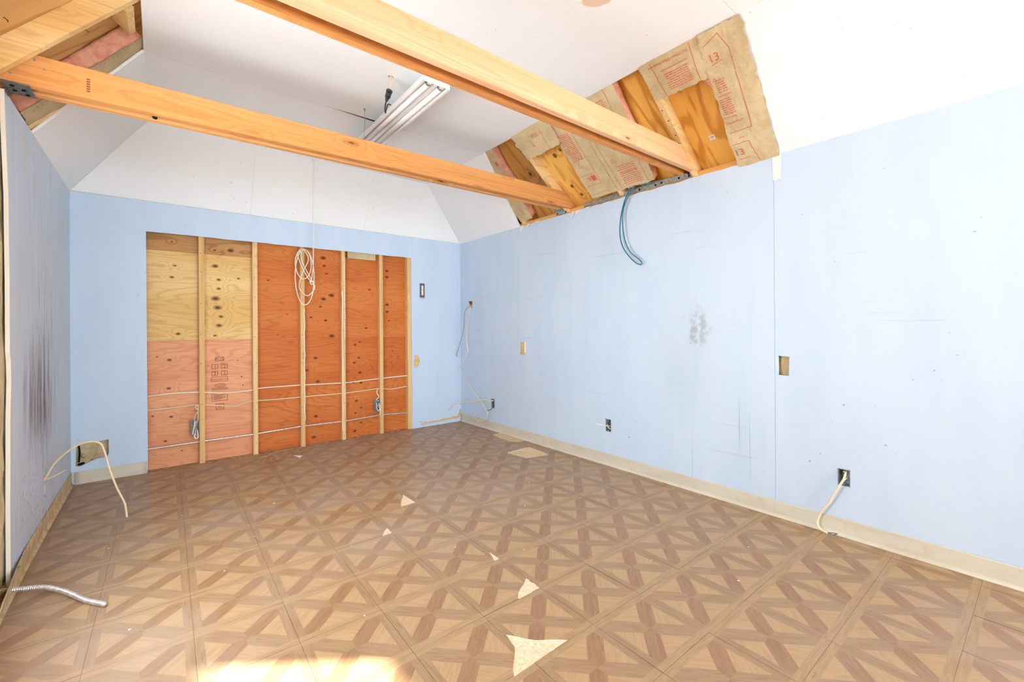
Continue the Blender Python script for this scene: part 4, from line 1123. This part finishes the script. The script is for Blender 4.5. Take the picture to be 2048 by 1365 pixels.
tube('knot_wrap', [(1.665,-.028,1.61),(1.69,-.032,1.625),(1.70,-.03,1.60),(1.675,-.03,1.595),(1.668,-.024,1.625),(1.70,-.022,1.615)], .005, mWhiteC, cord, 6)
mk('hanging_nail', *cylv((1.608,.03,1.938), (0,-1,.15), .0025, .07, 6), mGalvD, cord)
# ---- wall plate
tp = empty('wall_plate', (2.893, -.001, 1.51), 'small brown framed wall plate on the blue wall beside the recess', 'wall plate')
box('plate', (2.864, 2.924), (-.008, -.0003), (1.512, 1.676), mBrown, tp, .0025)
box('switch_insert', (2.883, 2.905), (-.0105, -.0075), (1.538, 1.650), mSticker, tp, .001)
mk('lever', *cylv((2.894,-.0105,1.60), (0,-1,0), .004, .005, 8), mGreyC, tp)
# ---- boxes in the right wall
def wbox(lab, y0, y1, z0, z1):
    e = empty('outlet_box', (W+.02, (y0+y1)/2, z0), lab, 'electrical box')
    t = .0018; x0, x1 = W+.002, W+.062
    y0 += .0015; y1 -= .0015; z0 += .0015; z1 -= .0015
    bl = [((x1-t,x1),(y0,y1),(z0,z1)), ((x0,x1-t),(y0,y0+t),(z0,z1)), ((x0,x1-t),(y1-t,y1),(z0,z1)), ((x0,x1-t),(y0+t,y1-t),(z0,z0+t)), ((x0,x1-t),(y0+t,y1-t),(z1-t,z1))]
    fixn(mk('box_shell', *join([([(a, b, c) for a in X for b in Y for c in Z], BOXF) for X, Y, Z in bl]), mGalvD, e))
    for z in (z0+.012, z1-.012):
        mk('screw_ear', *cylv((x0+.002, (y0+y1)/2, z), (-1,0,0), .005, .003, 8), mGalv, e)
    return e
o1 = wbox('open outlet box near the far corner with loose cables', -.694, -.632, .254, .357)
o2 = wbox('open outlet box mid wall with a short white wire stub', -2.308, -2.250, .283, .386)
o3 = wbox('open outlet box nearest the viewer with a cable to the floor', -3.913, -3.857, .277, .370)
tube('wire_stub', [(W+.03,-2.285,.325),(W-.004,-2.262,.328),(W-.03,-2.222,.336),(W-.05,-2.18,.342)], .0035, mWhiteC, o2)
tube('wire_stub', [(W+.02,-2.275,.345),(W-.01,-2.27,.38),(W-.014,-2.262,.398),(W-.008,-2.255,.385)], .0015, mGalvD, o2, 5)
tube('wire_stub', [(W+.01,-2.262,.34),(W-.006,-2.285,.318),(W+.01,-2.30,.305)], .0028, mWhiteC, o2, 6)
tube('hanging_cable', [(W+.04,-3.89,.345),(W+.005,-3.893,.352),(W-.026,-3.890,.322),(W-.034,-3.866,.268),(W-.032,-3.841,.213),(W-.034,-3.829,.182),(W-.03,-3.794,.127),(W-.026,-3.770,.064),(W-.032,-3.772,.030),(W-.030,-3.790,.012),(W-.034,-3.818,.0065)], .0062, mCream, None, 8, flat=.6, label='flat cream cable hanging from the nearest outlet box to the floor', cat='cable')
tube('loose_wire', [(W+.03,-3.90,.325),(W-.01,-3.893,.318),(W-.03,-3.880,.297),(W-.036,-3.872,.280)], .0025, mPaper, o3, 5)
tube('loose_wire', [(W-.034,-3.812,.006),(W-.022,-3.835,.010),(W-.018,-3.858,.012),(W-.030,-3.845,.005)], .0016, mBlackC, o3, 5)
# corner cables
tube('hanging_cable', [(W+.02,-.225,1.43),(W-.01,-.24,1.425),(W-.07,-.211,1.347),(W-.07,-.187,1.162),(W-.07,-.119,1.011),(W-.07,-.034,.856),(W-.07,-.012,.822),(W-.075,-.045,.808)], .0042, mGreyC, None, 7, label='short grey cable with hooked end hanging in the far corner', cat='cable')
tube('hanging_cable', [(W+.02,-.235,1.42),(W-.015,-.255,1.405),(W-.07,-.275,1.251),(W-.07,-.241,1.103),(W-.07,-.251,.954),(W-.07,-.26,.877),(W-.07,-.15,.741),(W-.07,-.081,.657),(W-.07,-.148,.578),(W-.07,-.362,.432),(W-.07,-.543,.310),(W-.07,-.639,.227),(W-.07,-.657,.185),(W-.07,-.589,.113),(W-.07,-.511,.089),(W-.07,-.41,.101),(W-.07,-.327,.123)], .0046, mCream, None, 7, label='long kinked cream cable dangling down the far corner', cat='cable')
tube('wire_stub', [(W+.03,-.665,.335),(W-.02,-.665,.336),(W-.06,-.56,.335),(W-.115,-.345,.292),(W-.16,-.20,.258),(W-.20,-.120,.215),(W-.215,-.065,.172)], .0055, mCream, o1, 8)
tube('wire_stub', [(W+.03,-.675,.27),(W-.01,-.68,.262),(W-.03,-.650,.235),(W-.05,-.61,.225)], .003, mBlackC, o1, 6)
tube('wire_stub', [(W+.03,-.650,.35),(W-.01,-.63,.352),(W-.03,-.54,.385)], .0016, mWhiteC, o1, 5)
# cable at the grimy wall
lc = empty('wall_cable', (.02, -.95, .19), 'cream cable arching out of the grimy wall down to the floor', 'cable')
tube('cable', [(-.02,-.955,.30),(.004,-.958,.312),(.047,-.965,.395),(.125,-.975,.470),(.192,-.985,.490),(.238,-.993,.472),(.257,-.998,.414),(.279,-1.003,.307),(.309,-1.010,.196),(.344,-1.018,.098),(.352,-1.020,.045),(.355,-1.021,.007)], .0055, mCream, lc, 8)
tube('cable_stub', [(-.02,-.955,.285),(.006,-.957,.300),(.03,-.93,.302),(.075,-.86,.315)], .0035, mCream, lc, 7)
# teal cable pair
tube('teal_cable', [(W+.02,-2.70,2.246),(W-.02,-2.66,2.256),(W-.04,-2.605,2.262),(W-.04,-2.56,2.261),(W-.04,-2.513,2.204),(W-.04,-2.474,2.126),(W-.04,-2.445,2.013),(W-.04,-2.439,1.894),(W-.04,-2.467,1.79),(W-.04,-2.533,1.702),(W-.04,-2.601,1.643),(W-.04,-2.641,1.638),(W-.045,-2.624,1.671),(W-.045,-2.542,1.74),(W-.045,-2.496,1.825),(W-.045,-2.473,1.928),(W-.045,-2.469,2.048),(W-.045,-2.498,2.141),(W-.045,-2.546,2.208),(W-.04,-2.592,2.255),(W-.015,-2.66,2.250),(W+.02,-2.72,2.247)], .0048, mTeal, None, 8, label='teal cable loop hanging over the top of the long blue wall', cat='cable')
# steel wire hook beside the teal cable
tube('wire_hook', [(W-.035,-2.565,2.262),(W-.02,-2.64,2.252),(W+.015,-2.86,2.246)], .0035, mGalv, None, 6, label='thin steel rod lying behind the teal cable loop', cat='wire')
# flexible armoured conduit on the floor
bf = [(-.06,-1.735,.034),(-.023,-1.742,.035),(.047,-1.77,.032),(.12,-1.812,.030),(.192,-1.895,.022),(.265,-2.01,.012),(.335,-2.102,.0095)]
bfd = cr(bf, 90)
tube('flexible_conduit', bfd, .0092, mBX, None, 12, 0, armr(.0092, .0080), label='shiny spiral steel conduit lying on the floor by the bare studs', cat='conduit')
# sprout by the peeling base
sp = empty('weed_sprout', (.012, -1.672, .06), 'tiny green weed sprouting behind the peeling base strip', 'plant')
tube('stem', [(.006,-1.665,.03),(.012,-1.672,.07),(.016,-1.676,.092)], .0012, mGreen, sp, 5)
for k in range(4):
    a = k*1.57+.4; d = Vector((math.cos(a)*.6+.3, math.sin(a), .25)).normalized(); s_ = d.cross(Vector((0,0,1))).normalized(); c = Vector((.016,-1.676,.092))
    V = [c, c+d*.008+s_*.006+Vector((0,0,.002)), c+d*.017, c+d*.008-s_*.006+Vector((0,0,.002)), c+d*.009+Vector((0,0,-.001))]
    mk('leaf', V, [(0,1,4), (1,2,4), (2,3,4), (3,0,4)], mGreen, sp)
# debris on the floor
mk('paper_scrap', [(1.451,-.252,.004),(1.522,-.311,.002),(1.485,-.379,.001),(1.47,-.315,.012)], [(0,1,3),(1,2,3),(2,0,3),(0,2,1)], mPaper, None, label='white paper scrap lying on the bare patch by the recess', cat='debris')
rr = random.Random(21)
spots = [(1.98,-2.87),(2.05,-2.90),(1.30,-2.25),(.92,-1.80),(.75,-2.10),(1.72,-2.62),(2.35,-2.45),(2.80,-3.05),(2.40,-3.35),(.42,-2.35),(.30,-1.45),(2.65,-2.15),(2.9,-3.6),(2.55,-3.7),(1.15,-2.85),(1.1,-1.35),(1.95,-1.55),(.62,-1.2)]
wherel = ['near the middle torn tile','beside a smaller chip near the middle torn tile','left of the middle of the room','toward the far plywood','by the second bare row','near the pair of tears','toward the long wall','near the cream base','in the near corner','close to the spiral conduit','under the arching cable','halfway along the long base strip','by the nearest outlet','among the nearest tiles','beside the sunlit patch','in front of the recess','near the far torn tile','before the short base strip']
for (x, y), wl_ in zip(spots, wherel):
    n = 6; r_ = rr.uniform(.003, .0065); V = [(x+math.cos(k)*r_*rr.uniform(.5,1.2), y+math.sin(k)*r_*rr.uniform(.5,1.2), .0003) for k in range(n)]+[(x, y, r_*.7+.0005)]
    mk('plaster_chip', V, [(i, (i+1) % n, n) for i in range(n)]+[tuple(reversed(range(n)))], rr.choice([mPaper, mSub, mPaper]), None, label='tiny pale plaster chip on the floor '+wl_, cat='debris', group='plaster chips scattered on the floor')
